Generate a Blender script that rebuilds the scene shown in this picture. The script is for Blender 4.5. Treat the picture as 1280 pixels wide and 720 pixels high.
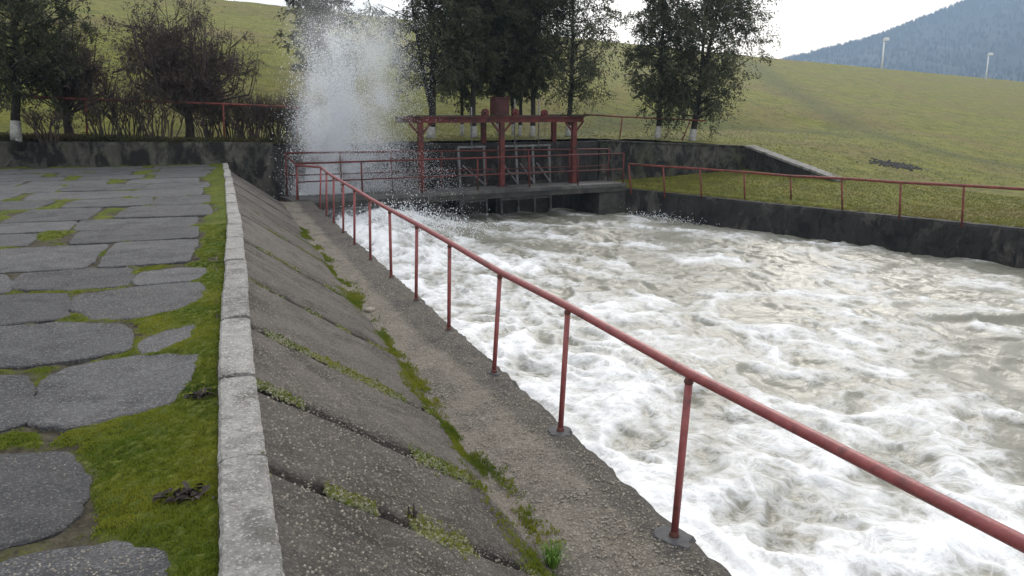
import bpy, math, random
import numpy as np
from mathutils import Vector, noise as mnoise
R = math.radians
sc = bpy.context.scene
col = sc.collection
for o in list(bpy.data.objects):
    bpy.data.objects.remove(o)

# ------------------------------------------------------------------ camera, world, sun, exposure
CAM = np.array([0.0, 0.0, 2.35])
F = 1000.0                                    # focal length in pixels of a 1280 wide frame
PITCH = math.atan(220 / F)
YAW = math.atan(372 * math.cos(PITCH) / F)
cp, sp, cy_, sy_ = math.cos(PITCH), math.sin(PITCH), math.cos(YAW), math.sin(YAW)
FWD = np.array([sy_ * cp, cy_ * cp, -sp]); RGT = np.array([cy_, -sy_, 0.0]); UPV = np.cross(RGT, FWD)
cam = bpy.data.cameras.new('camera'); cam.lens = 36 * F / 1280; cam.sensor_width = 36
cam.clip_start = 0.05; cam.clip_end = 9000
camo = bpy.data.objects.new('camera', cam); col.objects.link(camo)
camo.location = CAM
camo.rotation_euler = (math.pi / 2 - PITCH, 0, -YAW)
sc.camera = camo

SUN_AZ, SUN_EL = R(34), R(32)
world = bpy.data.worlds.new('World'); sc.world = world; world.use_nodes = True
nt = world.node_tree; nt.nodes.clear()
sky = nt.nodes.new('ShaderNodeTexSky'); sky.sky_type = 'NISHITA'; sky.sun_disc = False
sky.sun_elevation = SUN_EL; sky.sun_rotation = SUN_AZ; sky.dust_density = 4.0; sky.air_density = 1.0
veil = nt.nodes.new('ShaderNodeMix'); veil.data_type = 'RGBA'; veil.inputs[0].default_value = 0.66
veil.inputs[7].default_value = (11.4, 11.3, 11.2, 1)       # thin even cloud over the whole sky
bg = nt.nodes.new('ShaderNodeBackground'); bg.inputs[1].default_value = 0.1
wo = nt.nodes.new('ShaderNodeOutputWorld')
nt.links.new(sky.outputs[0], veil.inputs[6]); nt.links.new(veil.outputs[2], bg.inputs[0]); nt.links.new(bg.outputs[0], wo.inputs[0])
sl = bpy.data.lights.new('sun', 'SUN'); sl.energy = 1.2; sl.angle = R(24); sl.color = (1.0, 0.96, 0.91)
so = bpy.data.objects.new('sun', sl); col.objects.link(so)
sdir = Vector((math.sin(SUN_AZ) * math.cos(SUN_EL), math.cos(SUN_AZ) * math.cos(SUN_EL), math.sin(SUN_EL)))
so.rotation_euler = (-sdir).to_track_quat('-Z', 'Y').to_euler(); so.location = (0, 0, 60)
sc.view_settings.view_transform = 'Standard'; sc.view_settings.look = 'None'
sc.view_settings.gamma = 1.0; sc.view_settings.use_curve_mapping = False
sc.view_settings.exposure = 0.8
sc.cycles.volume_bounces = 8; sc.cycles.max_bounces = 9; sc.cycles.transparent_max_bounces = 8

# ------------------------------------------------------------------ pixel rays
def ray(x, y): return FWD + RGT * (x - 640) / F - UPV * (y - 360) / F
def onz(x, y, z):
    d = ray(x, y); return CAM + d * ((z - CAM[2]) / d[2])
def onplane(x, y, p0, n):
    d = ray(x, y); return CAM + d * (((np.asarray(p0) - CAM) @ n) / (d @ n))

# ------------------------------------------------------------------ helpers
rng = np.random.default_rng(7); random.seed(7)
_perm = np.random.default_rng(3).permutation(4096)
_grad = np.random.default_rng(4).uniform(0, 2 * math.pi, 4096)
def perlin(x, y, seed=0):
    x = np.asarray(x, float) + seed * 17.13; y = np.asarray(y, float) + seed * 9.71
    xi = np.floor(x).astype(int); yi = np.floor(y).astype(int); xf = x - xi; yf = y - yi
    def g(ix, iy, dx, dy):
        a = _grad[_perm[(_perm[ix & 4095] + iy) & 4095]]
        return np.cos(a) * dx + np.sin(a) * dy
    u = xf ** 3 * (xf * (xf * 6 - 15) + 10); v = yf ** 3 * (yf * (yf * 6 - 15) + 10)
    a = g(xi, yi, xf, yf); b = g(xi + 1, yi, xf - 1, yf); c = g(xi, yi + 1, xf, yf - 1); d = g(xi + 1, yi + 1, xf - 1, yf - 1)
    return 1.5 * ((a * (1 - u) + b * u) * (1 - v) + (c * (1 - u) + d * u) * v)
def fbm(x, y, seed=0, octv=4, gain=.5):
    s = 0; a = 1; f = 1; t = 0
    for i in range(octv):
        s = s + a * perlin(np.asarray(x) * f, np.asarray(y) * f, seed + i * 3); t += a; a *= gain; f *= 2.03
    return s / t
def sstep(a, b, x):
    t = np.clip((np.asarray(x, float) - a) / (b - a), 0, 1); return t * t * (3 - 2 * t)

class MB:
    def __init__(s): s.v = []; s.f = []
    def add(s, vs, fs):
        k = len(s.v); s.v += [tuple(map(float, p)) for p in vs]; s.f += [tuple(i + k for i in f) for f in fs]; return s
    def box(s, c, d, rz=0):
        c = np.asarray(c, float); ca, sa = math.cos(rz), math.sin(rz); vs = []
        for z in (-.5, .5):
            for x, y in ((-.5, -.5), (.5, -.5), (.5, .5), (-.5, .5)):
                X, Y = x * d[0], y * d[1]; vs.append(c + (X * ca - Y * sa, X * sa + Y * ca, z * d[2]))
        return s.add(vs, [(3, 2, 1, 0), (4, 5, 6, 7), (0, 1, 5, 4), (1, 2, 6, 5), (2, 3, 7, 6), (3, 0, 4, 7)])
    def bar(s, p, q, w, h, up=(0, 0, 1)):            # box along p->q, w across, h along up
        p = np.asarray(p, float); q = np.asarray(q, float); d = q - p; d /= np.linalg.norm(d)
        u = np.asarray(up, float)
        if abs(u @ d) > .95: u = np.array([1., 0, 0])
        a = np.cross(d, u); a /= np.linalg.norm(a); b = np.cross(a, d); vs = []
        for e in (p, q):
            for x, y in ((-1, -1), (1, -1), (1, 1), (-1, 1)): vs.append(e + a * x * w / 2 + b * y * h / 2)
        return s.add(vs, [(3, 2, 1, 0), (4, 5, 6, 7), (0, 1, 5, 4), (1, 2, 6, 5), (2, 3, 7, 6), (3, 0, 4, 7)])
    def tube(s, pts, r, n=8, cap=True):
        pts = [np.asarray(p, float) for p in pts]; m = len(pts)
        rs = [r] * m if np.isscalar(r) else list(r)
        t0 = pts[1] - pts[0]; a = np.cross(t0, (0, 0, 1.))
        if np.linalg.norm(a) < 1e-4 * np.linalg.norm(t0): a = np.array([1., 0, 0])
        a /= np.linalg.norm(a); vs = []; fs = []
        for i in range(m):
            t = pts[min(i + 1, m - 1)] - pts[max(i - 1, 0)]; t = t / (np.linalg.norm(t) + 1e-12)
            a = a - t * (a @ t); a /= np.linalg.norm(a) + 1e-12; b = np.cross(t, a)
            for k in range(n):
                th = 2 * math.pi * k / n; vs.append(pts[i] + (a * math.cos(th) + b * math.sin(th)) * rs[i])
        for i in range(m - 1):
            for k in range(n):
                k2 = (k + 1) % n; fs.append((i * n + k, i * n + k2, i * n + n + k2, i * n + n + k))
        if cap: fs += [tuple(range(n - 1, -1, -1)), tuple((m - 1) * n + k for k in range(n))]
        return s.add(vs, fs)
    def prism(s, poly, z0, z1):                        # vertical prism on an xy polygon (ccw)
        n = len(poly); vs = [(p[0], p[1], z0) for p in poly] + [(p[0], p[1], z1) for p in poly]
        return s.add(vs, [tuple(range(n - 1, -1, -1)), tuple(range(n, 2 * n))] + [(i, (i + 1) % n, n + (i + 1) % n, n + i) for i in range(n)])
    def build(s, name, mat, parent=None, origin=None, smooth=False):
        return mesh_obj(name, np.array(s.v), s.f, mat, parent, origin, smooth)

def mesh_obj(name, v, f, mat, parent=None, origin=None, smooth=False, attrs=None):
    v = np.asarray(v, float)
    if parent is not None: org = np.array(parent['_org'])
    elif origin is not None: org = np.asarray(origin, float)
    else: org = np.array([(v[:, 0].min() + v[:, 0].max()) / 2, (v[:, 1].min() + v[:, 1].max()) / 2, v[:, 2].min()])
    me = bpy.data.meshes.new(name)
    if isinstance(f, np.ndarray):
        m, k = f.shape
        me.vertices.add(len(v)); me.vertices.foreach_set('co', (v - org).astype(np.float32).ravel())
        me.loops.add(m * k); me.loops.foreach_set('vertex_index', f.astype(np.int32).ravel())
        me.polygons.add(m); me.polygons.foreach_set('loop_start', np.arange(0, m * k, k, dtype=np.int32))
        me.update(calc_edges=True); me.validate()
    else:
        me.from_pydata([tuple(p) for p in (v - org)], [], f); me.update()
    if smooth: me.polygons.foreach_set('use_smooth', np.ones(len(me.polygons), bool))
    if attrs:
        for an, av in attrs.items():
            at = me.attributes.new(an, 'FLOAT', 'POINT'); at.data.foreach_set('value', np.asarray(av, np.float32))
    me.materials.append(mat)
    o = bpy.data.objects.new(name, me); col.objects.link(o); o['_org'] = [0., 0., 0.]
    if parent is not None: o.parent = parent; o['_org'] = [float(q) for q in org]
    else: o.location = org; o['_org'] = [float(q) for q in org]
    return o

def tag(o, label, cat, group=None, kind=None):
    o['label'] = label; o['category'] = cat
    if group: o['group'] = group
    if kind: o['kind'] = kind
    return o
def structure(o): o['kind'] = 'structure'; return o
def thing(name, loc, label, cat, group=None):
    e = bpy.data.objects.new(name, None); col.objects.link(e); e.location = loc; e.empty_display_size = .2
    e['_org'] = [float(q) for q in loc]
    return tag(e, label, cat, group)

# ------------------------------------------------------------------ materials
def mat(name, c1, c2, scale=4, rough=.85, speck=None, speck_scale=90, speck_amt=.3, bump=.3, bump_scale=60, c3=None, c3_scale=1.2, c3_thr=(.5, .65),
        stretch=(1, 1, 1), spec=.3, metallic=0, rnd=0, dist=.01, stain=None):
    m = bpy.data.materials.new(name); m.use_nodes = True; N = m.node_tree; L = N.links
    b = N.nodes['Principled BSDF']; b.inputs['Roughness'].default_value = rough; b.inputs['Metallic'].default_value = metallic
    b.inputs['Specular IOR Level'].default_value = spec
    tc = N.nodes.new('ShaderNodeTexCoord'); mp = N.nodes.new('ShaderNodeMapping'); mp.inputs['Scale'].default_value = stretch
    L.new(tc.outputs['Object'], mp.inputs[0]); P = mp.outputs[0]
    def noi(sc_, det=5, rg=.6, d=0):
        n = N.nodes.new('ShaderNodeTexNoise'); n.inputs['Scale'].default_value = sc_; n.inputs['Detail'].default_value = det
        n.inputs['Roughness'].default_value = rg; n.inputs['Distortion'].default_value = d; L.new(P, n.inputs['Vector']); return n.outputs[0]
    def ramp(s, a, e):
        r = N.nodes.new('ShaderNodeMapRange'); r.inputs[1].default_value = a; r.inputs[2].default_value = e; L.new(s, r.inputs[0]); return r.outputs[0]
    def mix(f, a, c):
        x = N.nodes.new('ShaderNodeMix'); x.data_type = 'RGBA'
        if isinstance(f, float): x.inputs[0].default_value = f
        else: L.new(f, x.inputs[0])
        for i, q in ((6, a), (7, c)):
            if isinstance(q, tuple): x.inputs[i].default_value = (*q, 1)
            else: L.new(q, x.inputs[i])
        return x.outputs[2]
    c = mix(ramp(noi(scale), .35, .65), c1, c2)
    if c3 is not None: c = mix(ramp(noi(c3_scale, 6, .65, .4), *c3_thr), c, c3)
    if stain is not None: c = mix(ramp(noi(stain[1], 7, .7, .6), *stain[2]), c, stain[0])
    if speck is not None:
        v = N.nodes.new('ShaderNodeTexVoronoi'); v.inputs['Scale'].default_value = speck_scale; L.new(P, v.inputs['Vector'])
        sx = N.nodes.new('ShaderNodeSeparateColor'); L.new(v.outputs['Color'], sx.inputs[0])
        c = mix(ramp(sx.outputs[0], 1 - speck_amt, 1.02), c, speck)
        v2 = N.nodes.new('ShaderNodeTexVoronoi'); v2.inputs['Scale'].default_value = speck_scale * .42; L.new(P, v2.inputs['Vector']); s2 = N.nodes.new('ShaderNodeSeparateColor'); L.new(v2.outputs['Color'], s2.inputs[0])
        c = mix(ramp(s2.outputs[2], .93, 1.05), c, speck)
        c = mix(ramp(sx.outputs[1], 1 - speck_amt, 1.3), c, tuple(q * .35 for q in c1))
    if rnd:
        oi = N.nodes.new('ShaderNodeObjectInfo'); hs = N.nodes.new('ShaderNodeHueSaturation')
        mr = N.nodes.new('ShaderNodeMapRange'); mr.inputs[3].default_value = 1 - rnd; mr.inputs[4].default_value = 1 + rnd
        L.new(oi.outputs['Random'], mr.inputs[0]); L.new(mr.outputs[0], hs.inputs['Value']); L.new(c, hs.inputs['Color']); c = hs.outputs[0]
    L.new(c, b.inputs['Base Color'])
    if bump:
        bp = N.nodes.new('ShaderNodeBump'); bp.inputs['Strength'].default_value = bump; bp.inputs['Distance'].default_value = dist
        L.new(noi(bump_scale, 6, .7), bp.inputs['Height']); L.new(bp.outputs[0], b.inputs['Normal'])
    return m

M = {}
M['paver'] = mat('asphalt_slab', (.066, .066, .071), (.104, .103, .107), 3, .85, (.205, .205, .2), 140, .28, 1.0, 80, c3=(.046, .046, .049), c3_scale=2.2, rnd=.22, dist=.025, stain=((.14, .138, .13), 6, (.56, .8)))
M['kerb'] = mat('kerb_concrete', (.235, .228, .215), (.345, .335, .315), 9, .92, (.48, .47, .45), 110, .28, 1.0, 60, c3=(.14, .135, .12), c3_scale=3.5, rnd=.1, dist=.025, stain=((.12, .115, .1), 16, (.58, .72)))
M['slope'] = mat('slope_concrete', (.102, .09, .079), (.162, .144, .127), 3, .92, (.27, .248, .22), 110, .26, 1.0, 55, c3=(.062, .056, .043), c3_scale=1.6, rnd=.18, dist=.06, stain=((.185, .165, .145), 6, (.58, .8)))
M['walk'] = mat('walkway_concrete', (.145, .126, .10), (.215, .19, .155), 4, .95, (.34, .31, .265), 110, .3, 1.0, 60, c3=(.09, .082, .072), c3_scale=1.6, dist=.03)
def worn_mix(m):            # darker weathered band along the water edge, by the 'worn' attribute
    N = m.node_tree; L = N.links; b = N.nodes['Principled BSDF']; src = b.inputs['Base Color'].links[0].from_socket
    a = N.nodes.new('ShaderNodeAttribute'); a.attribute_name = 'worn'; n = N.nodes.new('ShaderNodeTexNoise'); n.inputs['Scale'].default_value = 9; n.inputs['Detail'].default_value = 7; n.inputs['Roughness'].default_value = .75
    tc = N.nodes.new('ShaderNodeTexCoord'); L.new(tc.outputs['Object'], n.inputs['Vector'])
    ad = N.nodes.new('ShaderNodeMath'); ad.operation = 'ADD'; L.new(a.outputs['Fac'], ad.inputs[0]); L.new(n.outputs[0], ad.inputs[1])
    r = N.nodes.new('ShaderNodeMapRange'); r.inputs[1].default_value = .8; r.inputs[2].default_value = 1.25; r.inputs[4].default_value = .8; L.new(ad.outputs[0], r.inputs[0])
    x = N.nodes.new('ShaderNodeMix'); x.data_type = 'RGBA'; x.blend_type = 'MULTIPLY'; L.new(r.outputs[0], x.inputs[0]); L.new(src, x.inputs[6]); x.inputs[7].default_value = (.42, .44, .48, 1); L.new(x.outputs[2], b.inputs['Base Color'])
worn_mix(M['walk'])
M['pad'] = mat('mortar_pad', (.06, .06, .063), (.09, .09, .092), 10, .85, None, bump=.6, bump_scale=40)
M['wall'] = mat('stained_wall', (.05, .048, .042), (.098, .094, .082), 2.5, .9, c3=(.05, .055, .028), c3_scale=.9, c3_thr=(.5, .7), stretch=(1, 1, .6), bump=.9, bump_scale=18, dist=.03, stain=((.014, .014, .013), 2.6, (.42, .56)))
M['wallr'] = mat('dark_wet_wall', (.018, .0175, .017), (.036, .034, .032), 2.5, .8, c3=(.095, .088, .078), c3_scale=1.7, c3_thr=(.54, .70), stretch=(1, 1, .6), bump=1.0, bump_scale=14, dist=.06, stain=((.009, .009, .009), 2.2, (.5, .6)))
M['coping'] = mat('coping_concrete', (.14, .137, .125), (.22, .215, .2), 5, .9, None, bump=.6, bump_scale=30, c3=(.06, .065, .04), c3_scale=2)
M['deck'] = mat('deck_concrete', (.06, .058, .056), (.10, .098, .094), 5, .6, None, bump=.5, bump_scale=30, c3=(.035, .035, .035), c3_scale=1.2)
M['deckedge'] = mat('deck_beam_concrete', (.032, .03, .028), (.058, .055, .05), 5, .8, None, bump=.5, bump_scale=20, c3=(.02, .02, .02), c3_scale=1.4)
M['rail'] = mat('red_paint', (.19, .046, .045), (.255, .07, .068), 14, .5, None, bump=.35, bump_scale=45, c3=(.085, .035, .03), c3_scale=7, c3_thr=(.53, .7), spec=.4, stain=((.3, .12, .11), 22, (.64, .75)))
M['rail_far'] = mat('rusty_red_paint', (.13, .032, .026), (.19, .05, .04), 8, .65, None, bump=.2, bump_scale=40, c3=(.065, .025, .018), c3_scale=5, c3_thr=(.48, .66))
M['gantry'] = mat('gantry_red_paint', (.078, .017, .015), (.125, .027, .024), 6, .65, None, bump=.2, bump_scale=30, c3=(.035, .016, .013), c3_scale=3, c3_thr=(.46, .64))
M['hoist'] = mat('dark_rusty_box', (.035, .012, .011), (.06, .018, .016), 5, .7, None, bump=.3, bump_scale=25, c3=(.03, .016, .013), c3_scale=4)
M['weld'] = mat('rusty_weld', (.07, .03, .022), (.13, .05, .04), 30, .8, None, bump=.6, bump_scale=80)
M['steel'] = mat('grey_steel', (.12, .125, .13), (.2, .205, .21), 8, .6, None, bump=.2, bump_scale=30, c3=(.09, .06, .045), c3_scale=4)
M['soil'] = mat('soil', (.05, .042, .03), (.09, .075, .05), 8, .95, bump=.8, bump_scale=40)
M['bark'] = mat('bark', (.018, .016, .014), (.04, .035, .03), 8, .95, bump=.9, bump_scale=25, stretch=(1, 1, .3), dist=.03)
M['twig'] = mat('bare_twig', (.035, .028, .025), (.065, .052, .045), 5, .95, bump=0)
M['white'] = mat('whitewash', (.27, .27, .26), (.42, .42, .40), 10, .9, bump=.6, bump_scale=30, c3=(.12, .11, .1), c3_scale=7, c3_thr=(.55, .66))
M['lamp'] = mat('lamp_metal', (.62, .64, .66), (.74, .75, .76), 5, .5, bump=0)
M['leaf_litter'] = mat('dead_leaf', (.022, .018, .016), (.05, .04, .034), 20, .9, bump=0)
M['debris'] = mat('dark_debris', (.022, .022, .022), (.06, .058, .055), 6, .95, bump=.3)
M['ground'] = mat('far_ground', (.05, .055, .03), (.09, .09, .05), .05, .95, bump=0)
M['pebble'] = mat('pebble', (.15, .13, .10), (.32, .29, .245), 40, .9, bump=0)

def leafmat(name, c1, c2, sc_=1.2, tr=.25, rough=.7, c3=None):
    m = mat(name, c1, c2, sc_, rough, bump=0, c3=c3, c3_scale=.7, spec=.2); N = m.node_tree; L = N.links
    b = N.nodes['Principled BSDF']; out = N.nodes['Material Output']; t = N.nodes.new('ShaderNodeBsdfTranslucent'); mx = N.nodes.new('ShaderNodeMixShader')
    src = b.inputs['Base Color'].links[0].from_socket; L.new(src, t.inputs['Color']); mx.inputs[0].default_value = tr
    L.new(b.outputs[0], mx.inputs[1]); L.new(t.outputs[0], mx.inputs[2]); L.new(mx.outputs[0], out.inputs[0]); return m
M['cedar'] = leafmat('cedar_foliage', (.052, .058, .036), (.105, .108, .064), 1.0, tr=.36, c3=(.035, .042, .025))
M['cedar_dark'] = leafmat('dark_cedar_foliage', (.04, .046, .028), (.08, .085, .046), 1.0, tr=.33, c3=(.028, .034, .02))
M['brown'] = leafmat('brown_winter_foliage', (.05, .038, .035), (.10, .074, .064), 2.2, tr=.2)
M['cover'] = leafmat('wall_top_creeper', (.03, .04, .016), (.075, .07, .03), 3, c3=(.085, .06, .035))
M['moss_tuft'] = leafmat('moss_tuft', (.088, .135, .015), (.215, .22, .026), 1.7, tr=.3, c3=(.045, .08, .014))
M['moss_pale'] = leafmat('pale_moss', (.11, .12, .06), (.19, .19, .11), 6, tr=.2)
M['grass_blade'] = leafmat('grass_blade', (.105, .118, .018), (.155, .155, .032), .4, tr=.25, c3=(.145, .115, .04))
M['green_blade'] = leafmat('green_grass_blade', (.07, .15, .02), (.13, .22, .04), 8, tr=.35)

# grass turf: broad colour drift of the sward itself
m = mat('turf', (.10, .11, .014), (.162, .16, .025), .9, .95, bump=1.0, bump_scale=4, c3=(.135, .11, .036), c3_scale=.16, c3_thr=(.46, .66), dist=.14, stain=((.05, .058, .013), 1.6, (.5, .7)))
N = m.node_tree; L = N.links; b = N.nodes['Principled BSDF']; src = b.inputs['Base Color'].links[0].from_socket
a_ = N.nodes.new('ShaderNodeAttribute'); a_.attribute_name = 'worn'; x_ = N.nodes.new('ShaderNodeMix'); x_.data_type = 'RGBA'; r_ = N.nodes.new('ShaderNodeMapRange'); r_.inputs[4].default_value = .6
L.new(a_.outputs['Fac'], r_.inputs[0]); L.new(r_.outputs[0], x_.inputs[0]); L.new(src, x_.inputs[6]); x_.inputs[7].default_value = (.055, .07, .022, 1); L.new(x_.outputs[2], b.inputs['Base Color'])
M['turf'] = m
# moss sheet: soil <-> moss by attribute
m = bpy.data.materials.new('moss_sheet'); m.use_nodes = True; N = m.node_tree; L = N.links; b = N.nodes['Principled BSDF']; b.inputs['Roughness'].default_value = .95
b.inputs['Specular IOR Level'].default_value = .1
tc = N.nodes.new('ShaderNodeTexCoord')
def _n(s, d=6, r=.65):
    n = N.nodes.new('ShaderNodeTexNoise'); n.inputs['Scale'].default_value = s; n.inputs['Detail'].default_value = d; n.inputs['Roughness'].default_value = r
    L.new(tc.outputs['Object'], n.inputs['Vector']); return n.outputs[0]
def _mr(s, a, e, lo=0, hi=1):
    r = N.nodes.new('ShaderNodeMapRange'); r.inputs[1].default_value = a; r.inputs[2].default_value = e; r.inputs[3].default_value = lo; r.inputs[4].default_value = hi; L.new(s, r.inputs[0]); return r.outputs[0]
def _mx(f, a, c):
    x = N.nodes.new('ShaderNodeMix'); x.data_type = 'RGBA'; L.new(f, x.inputs[0])
    for i, q in ((6, a), (7, c)):
        if isinstance(q, tuple): x.inputs[i].default_value = (*q, 1)
        else: L.new(q, x.inputs[i])
    return x.outputs[2]
def _math(op, a, c=0.0):
    x = N.nodes.new('ShaderNodeMath'); x.operation = op
    for i, q in ((0, a), (1, c)):
        if isinstance(q, (int, float)): x.inputs[i].default_value = q
        else: L.new(q, x.inputs[i])
    return x.outputs[0]
at = N.nodes.new('ShaderNodeAttribute'); at.attribute_name = 'moss'
green = _mx(_mr(_n(3.5), .35, .65), (.07, .10, .015), (.165, .165, .026))
green = _mx(_mr(_n(45), .3, .7), (.04, .06, .012), green)
soil = _mx(_mr(_n(20), .35, .65), (.04, .035, .026), (.095, .085, .06))
f = _mr(_math('ADD', at.outputs['Fac'], _math('MULTIPLY', _math('SUBTRACT', _n(14), .5), .7)), .38, .6)
L.new(_mx(f, soil, green), b.inputs['Base Color'])
bp = N.nodes.new('ShaderNodeBump'); bp.inputs['Strength'].default_value = 1; bp.inputs['Distance'].default_value = .02; L.new(_n(60), bp.inputs['Height']); L.new(bp.outputs[0], b.inputs['Normal'])
M['moss'] = m
# water
m = bpy.data.materials.new('silty_water'); m.use_nodes = True; N = m.node_tree; L = N.links; b = N.nodes['Principled BSDF']
tc = N.nodes.new('ShaderNodeTexCoord'); at = N.nodes.new('ShaderNodeAttribute'); at.attribute_name = 'foam'
fine = _n(4.5, 6, .62); fine2 = _n(24, 6, .72)
def _lace(s_, ds):
    n = N.nodes.new('ShaderNodeTexNoise'); n.inputs['Scale'].default_value = s_; n.inputs['Detail'].default_value = 5; n.inputs['Roughness'].default_value = .6; n.inputs['Distortion'].default_value = ds
    L.new(tc.outputs['Object'], n.inputs['Vector']); return _mr(_math('ABSOLUTE', _math('SUBTRACT', n.outputs[0], .5)), .0, .10, 1, 0)
lace = _math('MAXIMUM', _lace(1.1, 2.2), _math('MULTIPLY', _lace(2.6, 1.8), .9))
fo = _math('ADD', at.outputs['Fac'], _math('MULTIPLY', _math('SUBTRACT', fine, .5), .75))
fo = _math('ADD', fo, _math('MULTIPLY', _math('SUBTRACT', lace, .4), .34))
fac = _mr(fo, .24, 1.0)
wc = _mx(_mr(_n(.5, 3), .35, .65), (.185, .181, .146), (.25, .246, .208))
L.new(_mx(fac, wc, (.745, .755, .765)), b.inputs['Base Color']); b.inputs['Specular IOR Level'].default_value = .22; L.new(_mr(fac, 0, 1, .32, .85), b.inputs['Roughness'])
b.inputs['IOR'].default_value = 1.33
bp = N.nodes.new('ShaderNodeBump'); bp.inputs['Strength'].default_value = .5; bp.inputs['Distance'].default_value = .05
L.new(_math('ADD', _n(6, 4, .6), _math('MULTIPLY', fac, .35)), bp.inputs['Height']); L.new(bp.outputs[0], b.inputs['Normal'])
M['water'] = m
m = mat('spray_drop', (.92, .95, .98), (.95, .97, .99), 1, .5, bump=0); N = m.node_tree; L = N.links; b = N.nodes['Principled BSDF']; t_ = N.nodes.new('ShaderNodeBsdfTranslucent'); t_.inputs[0].default_value = (.97, .98, 1, 1); mx_ = N.nodes.new('ShaderNodeMixShader'); mx_.inputs[0].default_value = .5
L.new(b.outputs[0], mx_.inputs[1]); L.new(t_.outputs[0], mx_.inputs[2]); L.new(mx_.outputs[0], N.nodes['Material Output'].inputs[0]); M['drop'] = m
m = mat('foam_lump', (.8, .82, .84), (.86, .87, .88), 3, .7, bump=.4, bump_scale=40); M['foam'] = m

# ------------------------------------------------------------------ terrain functions
CD = np.array([.914, .407]); ND = np.array([-.407, .914])      # along / across the embankment crest
DA = np.array([1.9, 22.1]); DD = np.array([10.6, 1.7]); DL = np.linalg.norm(DD); DD = DD / DL; DN = np.array([-DD[1], DD[0]])   # footbridge line
def dk(s, off, z): p = DA + DD * s + DN * off; return np.array([p[0], p[1], z])
def bankx(y): return 16.72 - (np.asarray(y, float) - 12.3) * .348          # right channel wall, water side face
WING = [(12.75, 26.15), (17.71, 24.22), (18.15, 20.59)]                     # centre line of the wing wall
HW = [(-9.0, 24.75), (1.5, 24.2), tuple(dk(11.25, 2.1, 0)[:2])]             # face line of the head wall
def plane_z(x, y):
    t = x * ND[0] + y * ND[1]; s = x * CD[0] + y * CD[1]
    tc_ = np.interp(s, [0, 27, 60, 92, 196, 400], [60, 57.5, 53, 51, 50, 50])
    z = 1.6 + (np.minimum(t, tc_) - 17) * .212
    over = np.maximum(t - tc_ - 7, 0); z = z - np.minimum(over * .4, 14)
    return z
def smin(a, b, k): h = np.clip(.5 + .5 * (b - a) / k, 0, 1); return b * (1 - h) + a * h - k * h * (1 - h)
def high_z(x, y):
    off = (x - DA[0]) * DN[0] + (y - DA[1]) * DN[1] - 2.1
    left = sstep(2, -5, x)
    bench = 1.42 + .22 * left + .03 * np.maximum(off, 0) + .36 * np.maximum(off - 4.0, 0)
    z = smin(plane_z(x, y), bench, .6)
    z = -smin(-z, np.full_like(z, .18), .5)
    return z + .05 * fbm(x * .5, y * .5, 5) + .02 * fbm(x * 2.2, y * 2.2, 8)
def low_z(x, y):
    d = (x - bankx(y)) * .944
    cap = np.clip(-.17 + .11 * d, -.2, .40)
    z = smin(plane_z(x, y), cap, .2); z = -smin(-z, np.full_like(z, .17), .15)
    z = np.where(d < .7, np.minimum(z, -.165 + .03 * d), z)
    return z + .03 * fbm(x * .8, y * .8, 5) * sstep(.3, 1.5, d) + .012 * fbm(x * 3, y * 3, 9)
def is_low(x, y):
    # water side of the wing wall line
    (ax, ay), (bx_, by), (ex, ey) = WING
    s1 = (bx_ - ax) * (y - ay) - (by - ay) * (x - ax) < 0
    s2 = x < bx_ + (y - by) / (ey - by) * (ex - bx_)
    return (x > 12.5) & (s1 & s2 & (y > 19.0) | (y <= 19.0) & (x < 18.35))
def ground_z(x, y): return np.where(is_low(x, y), low_z(x, y), np.where((y < 20.6), np.maximum(high_z(x, y), low_z(x, y)), high_z(x, y)))

def grid_faces(nx, ny):
    i = np.arange(nx - 1)[None, :] + np.arange(ny - 1)[:, None] * nx
    return np.stack([i, i + 1, i + 1 + nx, i + nx], -1).reshape(-1, 4)
def compact(v, f, *arrs):
    used = np.unique(f); mp = -np.ones(len(v), int); mp[used] = np.arange(len(used))
    return (v[used], mp[f]) + tuple(a[used] for a in arrs)

# fine grass terrain
xs = np.concatenate([-np.geomspace(16.4, 160, 30)[::-1], np.arange(-16, 12, .4), np.arange(12, 30, .2), np.arange(30, 60, .6), np.geomspace(60, 420, 70)])
ys = np.concatenate([np.linspace(-60, 8, 40), np.arange(8.2, 32, .2), np.arange(32, 80, .8), np.geomspace(80, 420, 70)])
X, Y = np.meshgrid(xs, ys); x, y = X.ravel(), Y.ravel()
low = is_low(x, y)
hwy = np.interp(x, [HW[0][0] - 200, HW[0][0], HW[1][0], HW[2][0], 12.9], [24.9, HW[0][1], HW[1][1], HW[2][1], HW[2][1]]) + .2
valid = np.where(x < 12.75, y > hwy, np.where(low, x > bankx(y) + .1, True))
z = ground_z(x, y)
v = np.stack([x, y, z], 1); f = grid_faces(len(xs), len(ys))
ok = valid[f].all(1) & ~((low[f].any(1) & ~low[f].all(1)) & (y[f].mean(1) > 20.3))
vv, ff = compact(v, f[ok])
def slope_hit(px_, py_):
    nn = np.array([-ND[0] * .212, -ND[1] * .212, 1.]); return onplane(px_, py_, (ND[0] * 17, ND[1] * 17, 1.6), nn / np.linalg.norm(nn))[:2]
trod = np.zeros(len(vv))
for pl in ([(938, 78), (985, 112), (1040, 142), (1100, 168), (1200, 196), (1290, 214)], [(640, 150), (760, 128), (900, 140), (1060, 165)]):
    Q = [slope_hit(*q) for q in pl]
    for a, b in zip(Q, Q[1:]):
        e = b - a; t = np.clip(((vv[:, :2] - a) @ e) / (e @ e), 0, 1); dd = np.linalg.norm(vv[:, :2] - a - t[:, None] * e, axis=1); wd = .6 + .012 * np.linalg.norm(a)
        trod = np.maximum(trod, np.exp(-(dd / wd) ** 2))
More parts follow.
